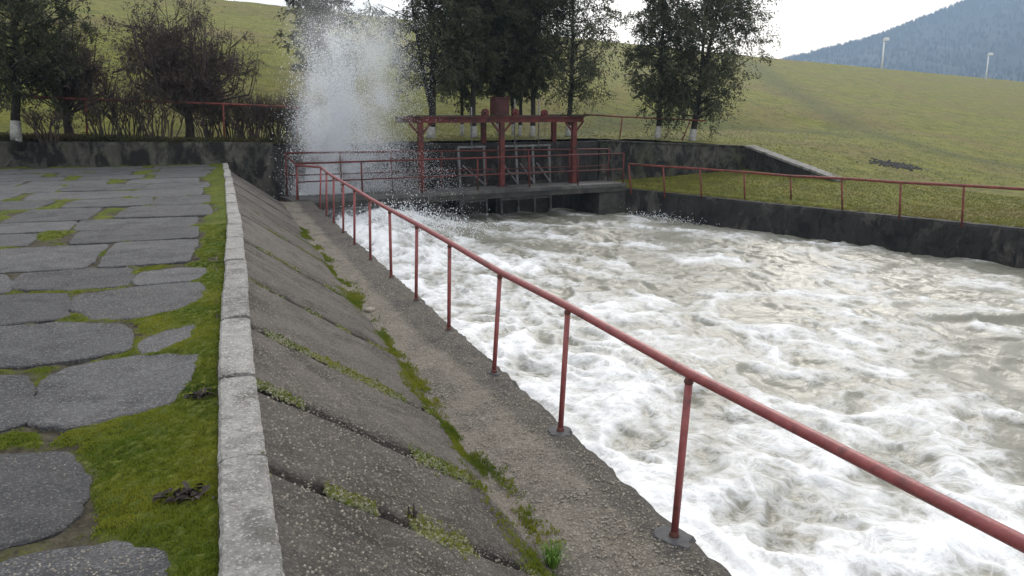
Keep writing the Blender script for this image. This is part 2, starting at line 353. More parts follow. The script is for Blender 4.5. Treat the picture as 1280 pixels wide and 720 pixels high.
structure(mesh_obj('grass_terrain', vv, ff, M['turf'], smooth=True, origin=(0, 0, 0), attrs={'worn': trod}))
# far ground to the horizon
mb = MB(); mb.add([(-4000, -4000, -2.4), (4000, -4000, -2.4), (4000, 4000, -2.4), (-4000, 4000, -2.4)], [(0, 1, 2, 3)])
structure(mb.build('ground', M['ground'], origin=(0, 0, -2.4)))

# ------------------------------------------------------------------ hill with bare wood
HILLD = 1400.0
def hill_pt(px, py, d): r = ray(px, py); return CAM + r * d
ridge_px = [(860, 118), (940, 88), (985, 72), (1050, 56), (1100, 42), (1150, 22), (1190, 6), (1240, -14), (1320, -38), (1400, -50), (1500, -50), (1600, -20), (1720, 60)]
rx = np.array([p[0] for p in ridge_px]); ry = np.array([p[1] for p in ridge_px])
us = np.linspace(860, 1720, 150); vs_ = np.linspace(-1, 1, 50)
hv = []
for w in vs_:
    for u in us:
        p = hill_pt(u, np.interp(u, rx, ry), HILLD)
        back = np.array([FWD[0], FWD[1], 0]) / cp
        q = p + back * (w * (620 if w < 0 else 150))
        top = p[2] - 4
        zz = -2.3 + (top + 2.3) * (1 - abs(w)) ** 1.0
        zz += (18 * float(fbm(u * .02, w * 3, 2)) + 7 * float(fbm(u * .09, w * 12, 6))) * min(1, 3 * abs(w)) * (1 - abs(w)) * 2
        hv.append((q[0], q[1], zz))
hv = np.array(hv)
M['hill'] = mat('wooded_hill', (.014, .019, .026), (.024, .029, .036), .02, .95, bump=.6, bump_scale=.05, dist=6)
structure(mesh_obj('hill', hv, grid_faces(150, 50), M['hill'], smooth=True, origin=(0, 0, 0)))
fv = []; ftri = []
def sliver(p, h, w, ang):
    k = len(fv); dx, dy = math.cos(ang) * w / 2, math.sin(ang) * w / 2
    fv.extend([(p[0] - dx, p[1] - dy, p[2] + h * .45), (p[0], p[1], p[2] - 1), (p[0] + dx, p[1] + dy, p[2] + h * .5), (p[0] + dx * .2, p[1] + dy * .2, p[2] + h)])
    ftri.append((k, k + 1, k + 2)); ftri.append((k, k + 2, k + 3))
H3 = hv.reshape(50, 150, 3)
for i in range(9000):
    u = rng.uniform(8, 141); wv = 24.5 + (rng.exponential(.5) if i < 3500 else rng.uniform(0, 20)) * -1
    wv = np.clip(wv, 4, 25.5); a, b_ = int(wv), int(u)
    fw, fu = wv - a, u - b_
    p = (H3[a, b_] * (1 - fu) + H3[a, b_ + 1] * fu) * (1 - fw) + (H3[a + 1, b_] * (1 - fu) + H3[a + 1, b_ + 1] * fu) * fw
    h = rng.uniform(6, 12.5)
    for k in range(2): sliver(p + rng.normal(0, 1.2, 3) * (1, 1, .2), h * rng.uniform(.7, 1), rng.uniform(1.2, 4.2), rng.uniform(0, 3.14))
M['wood'] = mat('bare_wood', (.014, .018, .024), (.024, .027, .031), .05, .95, bump=0)
tag(mesh_obj('woodland', np.array(fv), np.array(ftri), M['wood'], origin=(0, 0, 0)), 'bare winter woodland covering the blue hazy hill', 'woodland', kind='stuff')

# ------------------------------------------------------------------ water
def ygrid():
    out = [-3.0]
    while out[-1] < 25.6: out.append(out[-1] + (.05 if out[-1] < 3 else .04 + .0022 * max(out[-1] - 3, 0)))
    return np.array(out)
ys = ygrid(); nx = 400
V = np.linspace(0, 1, nx); YY, VV = np.meshgrid(ys, V, indexing='ij')
XL = 2.05; XR = bankx(YY) + .15
XX = XL + (XR - XL) * VV ** 1.12
x, y = XX.ravel(), YY.ravel(); q = VV.ravel()
wx = x + .55 * fbm(x * .55, y * .55, 11) + .16 * fbm(x * 2, y * 2, 12); wy = y + .55 * fbm(x * .55, y * .55, 14) + .16 * fbm(x * 2, y * 2, 15)
rid1 = 1 - np.abs(perlin(wx * .75, wy * .5, 21)) * 2.2
rid2 = 1 - np.abs(perlin(wx * 1.9 + .3, wy * 1.25, 22)) * 2.0
rid3 = 1 - np.abs(perlin(wx * 4.6, wy * 3.2, 23)) * 1.9
big = fbm(x * .32, y * .32, 31, 3)
gate = np.exp(-(((x - 4.2) / 2.0) ** 2)) * sstep(16.5, 22.5, y)
h = -.93 - .006 * (23 - y) + .12 * fbm(wx * .4, wy * .33, 41, 3) + .085 * rid1 * sstep(-.3, .6, big + .2) + .06 * rid2 + .026 * rid3 + .02 * fbm(wx * 5, wy * 4, 44, 2, .5)
turb = .72 + .3 * sstep(.55, 0, q) + .5 * gate
h = -.93 - .006 * (23 - y) + (h + .93 + .006 * (23 - y)) * turb - .08
h += .5 * gate * (1 + .25 * fbm(x * 2.4, y * 2.4, 51))
# standing roller towards the right bank
rp = onz(1235, 392, -.95); rd = np.array([RGT[0], RGT[1]]); rn = np.array([-rd[1], rd[0]])
a_ = (x - rp[0]) * rd[0] + (y - rp[1]) * rd[1]; b_ = (x - rp[0]) * rn[0] + (y - rp[1]) * rn[1] + .22 * a_
roll = np.exp(-((a_ - .5) / 1.3) ** 2) * np.where(b_ > 0, np.exp(-(b_ / .5) ** 2), np.exp(-(b_ / .09) ** 2)); h += .13 * roll
big2 = fbm(wx * .55, wy * .42, 91, 2)
bias = .175 + .53 * sstep(.58, .0, q) - .06 * sstep(.62, .95, q) + .35 * gate + .14 * big + .8 * big2 * sstep(.05, .35, q) - .28 * sstep(.93, 1.0, q)
bias += .18 * sstep(10, 3, y) * sstep(.5, .1, q)
foam = bias + .30 * (rid2 - .45) + .22 * (rid1 - .5) + .14 * (rid3 - .45) + .45 * fbm(wx * 1.1, wy * .8, 61)
foam -= .20 * sstep(.16, .42, q) * sstep(10, 4.5, y)
foam -= .6 * np.exp(-((a_ - .5) / 1.3) ** 2) * np.exp(-((b_ + .1) / .12) ** 2)
v = np.stack([x, y, h], 1)
WATER = structure(mesh_obj('water', v, grid_faces(nx, len(ys)), M['water'], smooth=True, origin=(0, 0, -1), attrs={'foam': np.clip(foam, -.2, 1.4)}))
def water_h(px_, py_):
    j = int(np.argmin(abs(ys - py_))); row = XX[j]; i = int(np.argmin(abs(row - px_))); return h[j * nx + i]

# ------------------------------------------------------------------ plaza slabs and moss
PZ = lambda yy: .80 + .004 * yy
def pix_slab(pts): return [tuple(onz(px_, py_, .83)[:2]) for px_, py_ in pts]
slabs = []
for pts in [
    [(40, 526), (58, 474), (92, 460), (128, 453), (190, 446), (241, 447), (228, 478), (208, 505), (150, 520), (85, 530)],
    [(-60, 480), (0, 471), (34, 471), (36, 487), (32, 523), (0, 536), (-70, 550)],
    [(-60, 416), (0, 410), (80, 405), (150, 407), (160, 422), (153, 439), (92, 450), (0, 459), (-75, 468)],
    [(176, 430), (205, 415), (244, 406), (228, 428), (205, 436), (180, 439)],
    [(-60, 376), (0, 372), (80, 369), (86, 384), (79, 398), (0, 406), (-70, 412)],
    [(95, 385), (95, 371), (171, 360), (250, 354), (253, 372), (220, 388), (183, 395), (120, 400)],
    [(20, 362), (26, 343), (94, 337), (160, 334), (164, 348), (155, 358), (90, 364)],
    [(168, 357), (180, 341), (225, 337), (254, 338), (247, 348), (238, 353)],
    [(-60, 350), (5, 344), (14, 358), (8, 366), (-60, 372)],
    [(-90, 578), (0, 568), (80, 566), (100, 592), (99, 630), (70, 655), (20, 672), (-110, 700)],
    [(-90, 722), (0, 704), (70, 690), (150, 682), (196, 690), (204, 722), (190, 780), (-80, 800)],
]: slabs.append(pix_slab(pts))
rows = [8.72, 10.35, 11.5, 12.6, 14.2, 15.6, 17.1, 18.5, 19.8, 21.0, 22.2, 23.3, 24.15]
for k in range(len(rows) - 1):
    y0, y1 = rows[k], rows[k + 1]; kx = .0 + .012 * y0 - .12
    xr = kx - rng.uniform(.12, .5); g = .018
    while xr > -.24 * y1 - 1.6:
        w = rng.uniform(.9, 1.7); xl = xr - w; sk = rng.uniform(-.1, .1, 4)
        slabs.append([(xl + g + sk[0] * .6, y0 + g + sk[1] * .5), (xr - g + sk[1] * .6, y0 + g + sk[0] * .4), (xr - g + sk[2] * .6, y1 - g + sk[3] * .5), (xl + g + sk[3] * .6, y1 - g + sk[2] * .4)])
        xr = xl - (rng.uniform(.15, .4) if rng.random() < .5 else 0)
# near slabs left of the frame and by the camera's feet
for (x0, x1, y0, y1) in [(-2.9, -1.55, 4.1, 5.3), (-2.9, -1.7, 5.35, 6.4), (-2.9, -1.4, 2.7, 4.0), (-3.2, -2.05, 6.5, 7.5), (-3.3, -2.25, 7.55, 8.6), (-2.9, -1.6, 1.2, 2.6), (-1.5, -.5, 1.3, 2.35)]:
    slabs.append([(x0, y0), (x1, y0), (x1, y1), (x0, y1)])
def round_poly(poly, amp, seed):
    P = np.array(poly); n = len(P)
    a2 = sum(P[i][0] * P[(i + 1) % n][1] - P[(i + 1) % n][0] * P[i][1] for i in range(n))
    if a2 < 0: P = P[::-1]
    for c in ((.06, .2) if len(poly) == 4 else (.075, .22)):   # corner cutting
        Q = []
        for i in range(len(P)):
            a, b = P[i], P[(i + 1) % len(P)]
            Q += [a * (1 - c) + b * c, a * c + b * (1 - c)]
        P = np.array(Q)
    Q = []
    for i in range(len(P)):                            # even spacing along the long sides
        a, b = P[i], P[(i + 1) % len(P)]; k = max(1, int(np.linalg.norm(b - a) / (.045 if P[0][1] < 9 else .1)))
        Q += [a + (b - a) * q / k for q in range(k)]
    P = np.array(Q)
    c = P.mean(0); d = P - c; ln = np.linalg.norm(d, axis=1, keepdims=True)
    jit = (fbm(P[:, 0] * 3, P[:, 1] * 3, seed) + .6 * perlin(P[:, 0] * 11, P[:, 1] * 11, seed) + .5 * perlin(P[:, 0] * 27, P[:, 1] * 27, seed))[:, None]
    return P + d / ln * (jit * amp + (.045 if len(poly) > 4 else .012))
plaza = structure(thing('plaza', (-2, 12, .7), 'paved plaza', 'paving')); del plaza['label']; del plaza['category']
sp_ = []
for i, s in enumerate(slabs):
    P = round_poly(s, .035, i % 5); sp_.append(P); n = len(P); c = P.mean(0)
    zt = PZ(c[1]) + .013 + rng.uniform(-.006, .006); tx, ty = rng.normal(0, .005, 2)
    def zz(p): return zt + (p[0] - c[0]) * tx + (p[1] - c[1]) * ty + .004 * (c[1] - c[1])
    In = c + (P - c) * (1 - .014 / max(.2, np.linalg.norm(P - c, axis=1).mean()))
    vs2 = [(p[0], p[1], zz(p) - .08) for p in P] + [(p[0], p[1], zz(p) - .008) for p in P] + [(p[0], p[1], zz(p)) for p in In]
    fs = [(j, (j + 1) % n, n + (j + 1) % n, n + j) for j in range(n)] + [(n + j, n + (j + 1) % n, 2 * n + (j + 1) % n, 2 * n + j) for j in range(n)] + [tuple(2 * n + j for j in range(n))]
    mesh_obj('paving_slab', np.array(vs2), fs, M['paver'], plaza)
def slab_sd(x, y):                                    # approx distance outside nearest slab edge (positive in joints)
    best = np.full(len(x), 9.)
    for P in sp_:
        bx0, by0 = P.min(0) - .3; bx1, by1 = P.max(0) + .3
        m_ = (x > bx0) & (x < bx1) & (y > by0) & (y < by1)
        if not m_.any(): continue
        px_, py_ = x[m_], y[m_]; n = len(P); d = np.full(len(px_), 9.); ins = np.zeros(len(px_), bool)
        for j in range(n):
            a, b = P[j], P[(j + 1) % n]; e = b - a
            t = np.clip(((px_ - a[0]) * e[0] + (py_ - a[1]) * e[1]) / (e @ e + 1e-9), 0, 1)
            d = np.minimum(d, np.hypot(px_ - a[0] - t * e[0], py_ - a[1] - t * e[1]))
            cr = ((a[1] > py_) != (b[1] > py_)) & (px_ < e[0] * (py_ - a[1]) / (e[1] if abs(e[1]) > 1e-9 else 1e-9) + a[0]); ins ^= cr
        best[m_] = np.minimum(best[m_], np.where(ins, -d, d))
    return best
def kerb_x(y): return np.interp(y, [0, 2.5, 4.6, 6.4, 10.5, 16, 23, 25], [-.1, -.09, -.085, -.055, .04, .1, .12, .10])
def moss_amount(x, y, sd):
    near = sstep(9.5, 7.5, y)
    pat = fbm(x * 1.6, y * 1.6, 71, 3)
    a = .5 * near + (1 - near) * (.40 + 1.9 * pat) + .7 * pat * near
    kd = kerb_x(y) - x; a = a + .55 * sstep(.55, .1, kd)
    a = a + .6 * sstep(.03, .12, sd) - .75 * sstep(.12, .42, fbm(x * 2.6, y * 2.6, 83, 4))
    return np.clip(a, 0, 1.2)
def moss_grid(xs, ys):
    X, Y = np.meshgrid(xs, ys); x, y = X.ravel(), Y.ravel(); x = np.minimum(x, kerb_x(y) + .03)
    sd = slab_sd(x, y); am = moss_amount(x, y, sd)
    edge = sstep(-.055, .03, sd + .06 * fbm(x * 9, y * 9, 3) + .02)
    z = PZ(y) - .014 + edge * am * (.036 + .024 * fbm(x * 5, y * 5, 9) + .018 * fbm(x * 22, y * 22, 10))
    z = np.where(sd < -.06, PZ(y) - .05, z)
    return x, y, z, am * edge, sd
for xs_, ys_ in ((np.arange(-3.2, -.02, .03), np.arange(1.0, 9.01, .03)), (np.arange(-8.4, .2, .07), np.arange(9.0, 24.5, .06))):
    x, y, z, am, sd = moss_grid(xs_, ys_)
    mesh_obj('joint_moss', np.stack([x, y, z], 1), grid_faces(len(xs_), len(ys_)), M['moss'], plaza, smooth=True, attrs={'moss': am})['kind'] = 'stuff'
# moss tufts: tiny pointed leaflets where moss grows
def tufts(name, px_, py_, pz_, hgt, wid, nb, m_, parent, lean=.5):
    n = len(px_); k = n * nb
    bx_ = np.repeat(px_, nb) + rng.normal(0, wid * .8, k); by_ = np.repeat(py_, nb) + rng.normal(0, wid * .8, k); bz_ = np.repeat(pz_, nb)
    th = rng.uniform(0, 2 * math.pi, k); hh = hgt * rng.uniform(.5, 1.3, k); ww = wid * rng.uniform(.5, 1.2, k)
    la = rng.uniform(0, 2 * math.pi, k); ll = hh * lean * rng.uniform(.2, 1.2, k)
    a = np.stack([bx_ - np.cos(th) * ww / 2, by_ - np.sin(th) * ww / 2, bz_], 1); b = np.stack([bx_ + np.cos(th) * ww / 2, by_ + np.sin(th) * ww / 2, bz_], 1)
    c = np.stack([bx_ + np.cos(la) * ll, by_ + np.sin(la) * ll, bz_ + hh], 1)
    v = np.stack([a, b, c], 1).reshape(-1, 3); f = np.arange(3 * k).reshape(-1, 3)
    return mesh_obj(name, v, f, m_, parent, None if parent else (0, 0, 0))
n = 80000; yy = 1.9 + 9.5 * rng.random(n) ** 1.5; xx = kerb_x(yy) - rng.random(n) * (.35 + .27 * yy)
_, _, _, _, _ = 0, 0, 0, 0, 0
sd = slab_sd(xx, yy); am = moss_amount(xx, yy, sd); keep = (sd > -.02 - .05 * fbm(xx * 9, yy * 9, 3)) & (am > .45 + .25 * rng.random(n))
xx, yy, am, sd = xx[keep], yy[keep], am[keep], sd[keep]
zz_ = PZ(yy) - .014 + sstep(-.055, .03, sd) * am * (.036 + .024 * fbm(xx * 5, yy * 5, 9)) - .004
tufts('moss_tufts', xx, yy, zz_, .013, .010, 6, M['moss_tuft'], plaza)['kind'] = 'stuff'

n = 10000; yy = 1.9 + 10 * rng.random(n) ** 1.5; xx = kerb_x(yy) - .12 - rng.random(n) * (.35 + .27 * yy); sd = slab_sd(xx, yy); k_ = sd < -.03; xx, yy = xx[k_], yy[k_]
GX, GY = xx, yy
# dead leaf clumps beside the kerb
def litter(name, p, r, n, label):
    mb = MB()
    for i in range(n):
        c = np.array([p[0] + rng.normal(0, r), p[1] + rng.normal(0, r * .55), p[2] + .018 + abs(rng.normal(0, .014))]); s_ = rng.uniform(.016, .036); th = rng.uniform(0, 6.28)
        u = np.array([math.cos(th), math.sin(th), rng.uniform(-.5, .7)]) * s_; w = np.array([-math.sin(th), math.cos(th), rng.uniform(-.4, .6)]) * s_ * .5
        mb.add([c - u, c - w * .9 + (0, 0, .006), c + u, c + w + (0, 0, .01)], [(0, 1, 2), (0, 2, 3)])
    return tag(mb.build(name, M['leaf_litter'], smooth=False), label, 'dead leaves', kind='stuff')
p = onz(233, 627, .83); litter('leaf_litter', (p[0], p[1], .83), .045, 60, 'clump of dark dead leaves lying on the moss beside the kerb')
p = onz(250, 500, .83); litter('leaf_litter', (p[0], p[1], .83), .03, 26, 'small scrap of dark leaves against the kerb beyond the wide moss patch')

# ------------------------------------------------------------------ kerb
kerb = structure(thing('kerb', (0, 12, .8), 'k', 'k')); del kerb['label']; del kerb['category']
kj = [.2, 1.25, 2.35, 3.47, 4.62, 5.95, 6.93, 8.35, 9.87, 11.15, 12.42, 13.86, 15.2, 16.5, 17.8, 19.1, 20.4, 21.7, 23.0, 24.1]
def rough_box(x0, x1, y0, y1, z0, z1, ny, sh, seed, amp=.008, xb0=None, xb1=None, skew=0):
    # long stone with chipped, slightly bevelled edges; ring of 8 points swept along y
    vs2 = []; fs = []; bv = .014
    for j in range(ny + 1):
        t = j / ny; yb = y0 + (y1 - y0) * t; a = x0 + (xb0 - x0) * t if xb0 is not None else x0; b = x1 + (xb1 - x1) * t if xb1 is not None else x1
        e = .012 if j in (0, ny) else 0
        ring = [(a, z0), (b, z0), (b, z1 - bv - e), (b - bv - e, z1 - e * .6), (a + (b - a) * .5, z1 - e * .3), (a + bv + e, z1 - e * .6), (a, z1 - bv - e)]
        for i, (xr_, zr) in enumerate(ring):
            jx = amp * (.7 * mnoise.noise((xr_ * 3 + seed, yb * 3, zr * 3)) + 1.0 * mnoise.noise((xr_ * 30 + seed, yb * 27, zr * 30))); jz = amp * (.5 * mnoise.noise((xr_ * 4, yb * 3 + seed, zr * 4 + 9)) + .8 * mnoise.noise((xr_ * 30, yb * 29 + seed, zr * 30)))
            vs2.append((xr_ + jx, yb + (amp * mnoise.noise((xr_ * 20, seed, zr * 20)) if j in (0, ny) else 0), zr + (jz if i > 1 else 0)))
    n = 7
    for j in range(ny):
        for i in range(n): fs.append((j * n + i, j * n + (i + 1) % n, (j + 1) * n + (i + 1) % n, (j + 1) * n + i))
    fs += [tuple(range(n - 1, -1, -1)), tuple(ny * n + i for i in range(n))]
    fs = [tuple(reversed(f_)) for f_ in fs]
    return vs2, fs
for k in range(len(kj) - 1):
    y0, y1 = kj[k] + .009, kj[k + 1] - .009; dx = rng.uniform(-.014, .014); dz = rng.uniform(-.012, .012)
    wr = lambda t: np.interp(t, [0, 4, 8, 12, 25], [.195, .2, .2, .18, .13])
    a0, a1 = kerb_x(y0) + dx, kerb_x(y1) + dx
    zt = .885 + .003 * y0 + dz
    vs2, fs = rough_box(a0, a0 + wr(y0), y0, y1, (.6), zt, 30 if y0 < 8 else 12, 0, k * 3.7, .0065, a1, a1 + wr(y1))
    mesh_obj('kerb_stone', np.array(vs2), fs, M['kerb'], kerb, smooth=False)

# ------------------------------------------------------------------ slope slabs
slope = structure(thing('embankment', (.8, 12, 0), 's', 's')); del slope['label']; del slope['category']
sj = [-.2, 1.1, 2.25, 3.38, 4.52, 5.84, 7.55, 9.95, 12.7, 14.3, 16.1, 18.3, 20.3, 22.0]
def slope_top(yv): return kerb_x(yv) + np.interp(yv, [0, 4, 8, 12, 25], [.17, .172, .175, .16, .11])
for k in range(len(sj) - 1):
    y0, y1 = sj[k] + .032, sj[k + 1] - .032; nu, nv = 18, 22; dn = rng.uniform(-.012, .012); tl = rng.uniform(-.010, .010)
    vs2 = []
    for i in range(nu + 1):
        for j in range(nv + 1):
            a = i / nu; yv = y0 + (y1 - y0) * a; xt = float(slope_top(yv)); b = j / nv
            xb = 1.50; xv = xt + (xb - xt) * b; zv = .868 + .001 * yv - .883 * b
            nrm = np.array([.52, 0, .85]); e = min(i, nu - i) / nu
            d = dn + tl * (a - .5) * 2 + .012 * fbm(xv * 3, yv * 3, 4 + k) + .006 * perlin(xv * 14, yv * 14, 5)
            if i in (0, nu): d -= .02; yv += .03 * perlin(b * 7, k * 3.1 + i, 6)
            vs2.append((xv + nrm[0] * d, yv, zv + nrm[2] * d))
    n1 = len(vs2); m1 = nv + 1
    fs = [(i * m1 + j, i * m1 + j + 1, (i + 1) * m1 + j + 1, (i + 1) * m1 + j) for i in range(nu) for j in range(nv)]
    fs = [tuple(reversed(f_)) for f_ in fs]
    # side skirts
    for i, fl in ((0, 0), (nu, 1)):
        base = len(vs2)
        for j in range(m1): p = vs2[i * m1 + j]; vs2.append((p[0] - .075, p[1], p[2] - .125))
        for j in range(nv):
            q4 = (i * m1 + j, i * m1 + j + 1, base + j + 1, base + j); fs.append(q4 if fl == 0 else tuple(reversed(q4)))
    mesh_obj('concrete_panel', np.array(vs2), fs, M['slope'], slope, smooth=True)
mb = MB(); mb.add([(-.1, -1, .84), (1.40, -1, -.13), (1.40, 24, -.13), (-.1, 24, .88)], [(0, 1, 2, 3)]); mb.build('soil_bed', M['soil'], slope)
# moss cushions along panel joints and foot
mx_, my_, mz_ = [], [], []
for k in range(1, 10):
    yj = sj[k]; cnt = int(1300 if yj < 7 else 500)
    b = rng.random(cnt) ** .8; pat = perlin(b * 5, yj * 3, 8) > -.12
    b = b[pat]; xt = float(slope_top(yj)); off = rng.normal(0, .03, len(b)) * (1 + 1.2 * (perlin(b * 3, yj, 4) > .25))
    mx_ += list(xt + (1.5 - xt) * b); my_ += list(yj + off + np.where(off > 0, .012, -.012)); mz_ += list(.868 - .883 * b + .001 * yj - .008)
def cushions(name, px_, py_, pz_, r, m_, parent):
    n = len(px_); base = np.array([(1, 0, 0), (0, 1, 0), (-1, 0, 0), (0, -1, 0), (.5, .5, .62), (-.5, .5, .62), (-.5, -.5, .62), (.5, -.5, .62), (0, 0, .85)])
    fc = np.array([(0, 1, 4), (1, 2, 5), (2, 3, 6), (3, 0, 7), (1, 5, 4), (2, 6, 5), (3, 7, 6), (0, 4, 7), (4, 5, 8), (5, 6, 8), (6, 7, 8), (7, 4, 8)])
    rr = r * rng.uniform(.4, 1.3, n); th = rng.uniform(0, 6.28, n)
    B = base[None] * rr[:, None, None]; ca, sa = np.cos(th)[:, None], np.sin(th)[:, None]
    v = np.stack([B[..., 0] * ca - B[..., 1] * sa + np.asarray(px_)[:, None], B[..., 0] * sa + B[..., 1] * ca + np.asarray(py_)[:, None], B[..., 2] + np.asarray(pz_)[:, None]], -1)
    v += rng.normal(0, 1, v.shape) * rr[:, None, None] * .12
    f = (fc[None] + (np.arange(n) * 9)[:, None, None]).reshape(-1, 3)
    o = mesh_obj(name, v.reshape(-1, 3), f, m_, parent, None if parent else (0, 0, 0), smooth=True); o['kind'] = 'stuff'; return o
cushions('grit', GX, GY, PZ(GY) + .0105, .0045, M['pebble'], plaza)
cushions('joint_moss', np.array(mx_), np.array(my_), np.array(mz_), .016, M['moss_pale'], slope)
sel = rng.random(len(mx_)) < .45
tufts('moss_tufts', np.array(mx_)[sel], np.array(my_)[sel], np.array(mz_)[sel] + .006, .02, .008, 7, M['moss_tuft'], slope)['kind'] = 'stuff'

# ------------------------------------------------------------------ walkway beside the channel
walk = structure(thing('walkway', (1.9, 10, 0), 'w', 'w')); del walk['label']; del walk['category']
ys2 = np.arange(-1.5, 22.3, .05); n2 = 36
ex = 2.36 + .045 * fbm(ys2 * .9, ys2 * 0, 3) + .03 * fbm(ys2 * 5, ys2 * 0 + 2, 4) - .004 * np.maximum(ys2 - 6, 0) * sstep(6, 9, ys2)
W = []
for yv, e in zip(ys2, ex):
    b = np.linspace(0, 1, n2); xv = 1.38 + (e - 1.38) * b
    zv = .012 * fbm(xv * 3, np.full(n2, yv) * 3, 5) + .010 * perlin(xv * 11, np.full(n2, yv) * 11, 6) + .006 * perlin(xv * 30, np.full(n2, yv) * 30, 7) - .02 * sstep(.93, 1, b) * (1 + perlin(np.full(n2, yv) * 7, b * 0, 8)) + .03 * sstep(.14, 0, b)
    W.append(np.stack([xv, np.full(n2, yv), zv], 1))
W = np.array(W)
Wr = []; Wa = []
for i, yv in enumerate(ys2):
    face = np.array([(ex[i] + .012 * perlin(yv * 9, 1., 2), yv, -.05), (ex[i] - .01 + .03 * perlin(yv * 5, 2., 3), yv, -.2), (ex[i] - .04, yv, -.6), (ex[i] - .05, yv, -2.3)], float)
    inner = 2.08 + .10 * float(fbm(yv * .8, 3.3, 9)) - .22 * float(sstep(5, 9, yv))
    Wr.append(np.concatenate([W[i], face])); Wa.append(np.concatenate([sstep(inner - .16, inner + .16, W[i][:, 0]), np.ones(4)]))
mesh_obj('path_surface', np.array(Wr).reshape(-1, 3), grid_faces(n2 + 4, len(ys2)), M['walk'], walk, smooth=True, attrs={'worn': np.array(Wa).ravel()})
# foot moss strip
n = 20000; yy = 1.5 + 16 * rng.random(n) ** 1.5; xx = 1.48 + .05 * fbm(yy * 1.1, yy * 0, 3) + rng.normal(0, .055, n) * np.maximum(.3, 1 + 1.6 * fbm(yy * .9, yy * 0 + 4, 6))
keep = fbm(yy * 1.3, xx * 5, 17, 3) + rng.normal(0, .1, n) > .0
xx, yy = xx[keep], yy[keep]; zz_ = np.maximum(.012, .868 - .883 * (xx - .10) / 1.40 + .015) * (xx < 1.5) + .012 * (xx >= 1.5)
tufts('moss_tufts', xx, yy, zz_ - .006, .022, .009, 5, M['moss_tuft'], walk)['kind'] = 'stuff'
# loose pebbles
n = 11000; yy = 2 + 13 * rng.random(n) ** 1.6; xx = rng.uniform(1.55, 2.3, n)
cushions('pebbles', xx, yy, np.full(n, .0), .0075, M['pebble'], walk)
n = 9000; yy = 2 + 11 * rng.random(n) ** 1.6; b = rng.random(n); xx = .14 + 1.34 * b
cushions('pebbles', xx, yy, .868 - .883 * b + .001, .0058, M['pebble'], slope)
# flat stone in the moss strip
p = onz(462, 386, .03); th_ = [(.07 * math.cos(a) * (1 + .2 * math.sin(3 * a)), .045 * math.sin(a)) for a in np.linspace(0, 6.28, 13)[:-1]]
mb = MB(); N_ = len(th_)
mb.add([(p[0] + a * .8, p[1] + b * 1.4, .0) for a, b in th_] + [(p[0] + a, p[1] + b * 1.8, .025) for a, b in th_] + [(p[0] + a * .6, p[1] + b, .04) for a, b in th_],
       [(i, (i + 1) % N_, N_ + (i + 1) % N_, N_ + i) for i in range(N_)] + [(N_ + i, N_ + (i + 1) % N_, 2 * N_ + (i + 1) % N_, 2 * N_ + i) for i in range(N_)] + [tuple(2 * N_ + i for i in range(N_))])
tag(mb.build('flat_stone', M['pebble'], smooth=True), 'pale flat stone lying in the moss at the foot of the concrete slope', 'stone')
# grass tuft at slope foot
p = onz(690, 708, .0); mb = MB()
for i in range(90):
    a = rng.uniform(0, 6.28); r0 = rng.uniform(0, .035); ln = rng.uniform(.06, .16); le = rng.uniform(.2, .9); b0 = np.array([p[0] + r0 * math.cos(a), p[1] + r0 * math.sin(a), .0])
    d = np.array([math.cos(a), math.sin(a), 0]); s_ = np.array([-math.sin(a), math.cos(a), 0]) * .0035
    m1 = b0 + d * ln * .35 * le + (0, 0, ln * .7); t1 = b0 + d * ln * .95 * le + (0, 0, ln * (1 - .35 * le))
    mb.add([b0 - s_, b0 + s_, m1 + s_ * .8, m1 - s_ * .8, t1], [(0, 1, 2, 3), (3, 2, 4)])
tag(mb.build('grass_tuft', M['green_blade']), 'bright green grass tuft growing at the foot of the sloped concrete', 'grass tuft')
# broken dark stump in a joint
p = onplane(514, 648, (.12, 0, .85), np.array([.53, 0, .848])); mb = MB()
for i in range(7):
    a = rng.uniform(0, 6.28); h_ = rng.uniform(.03, .085); b0 = p + np.array([rng.normal(0, .018), rng.normal(0, .012), -.02])
    mb.tube([b0, b0 + (math.cos(a) * .012, math.sin(a) * .012, h_ * .6), b0 + (math.cos(a) * .03, math.sin(a) * .03, h_)], [.010, .008, .003], 5)
tag(mb.build('broken_stump', M['leaf_litter']), 'small dark broken plant stump sticking out of a slope joint', 'stump')

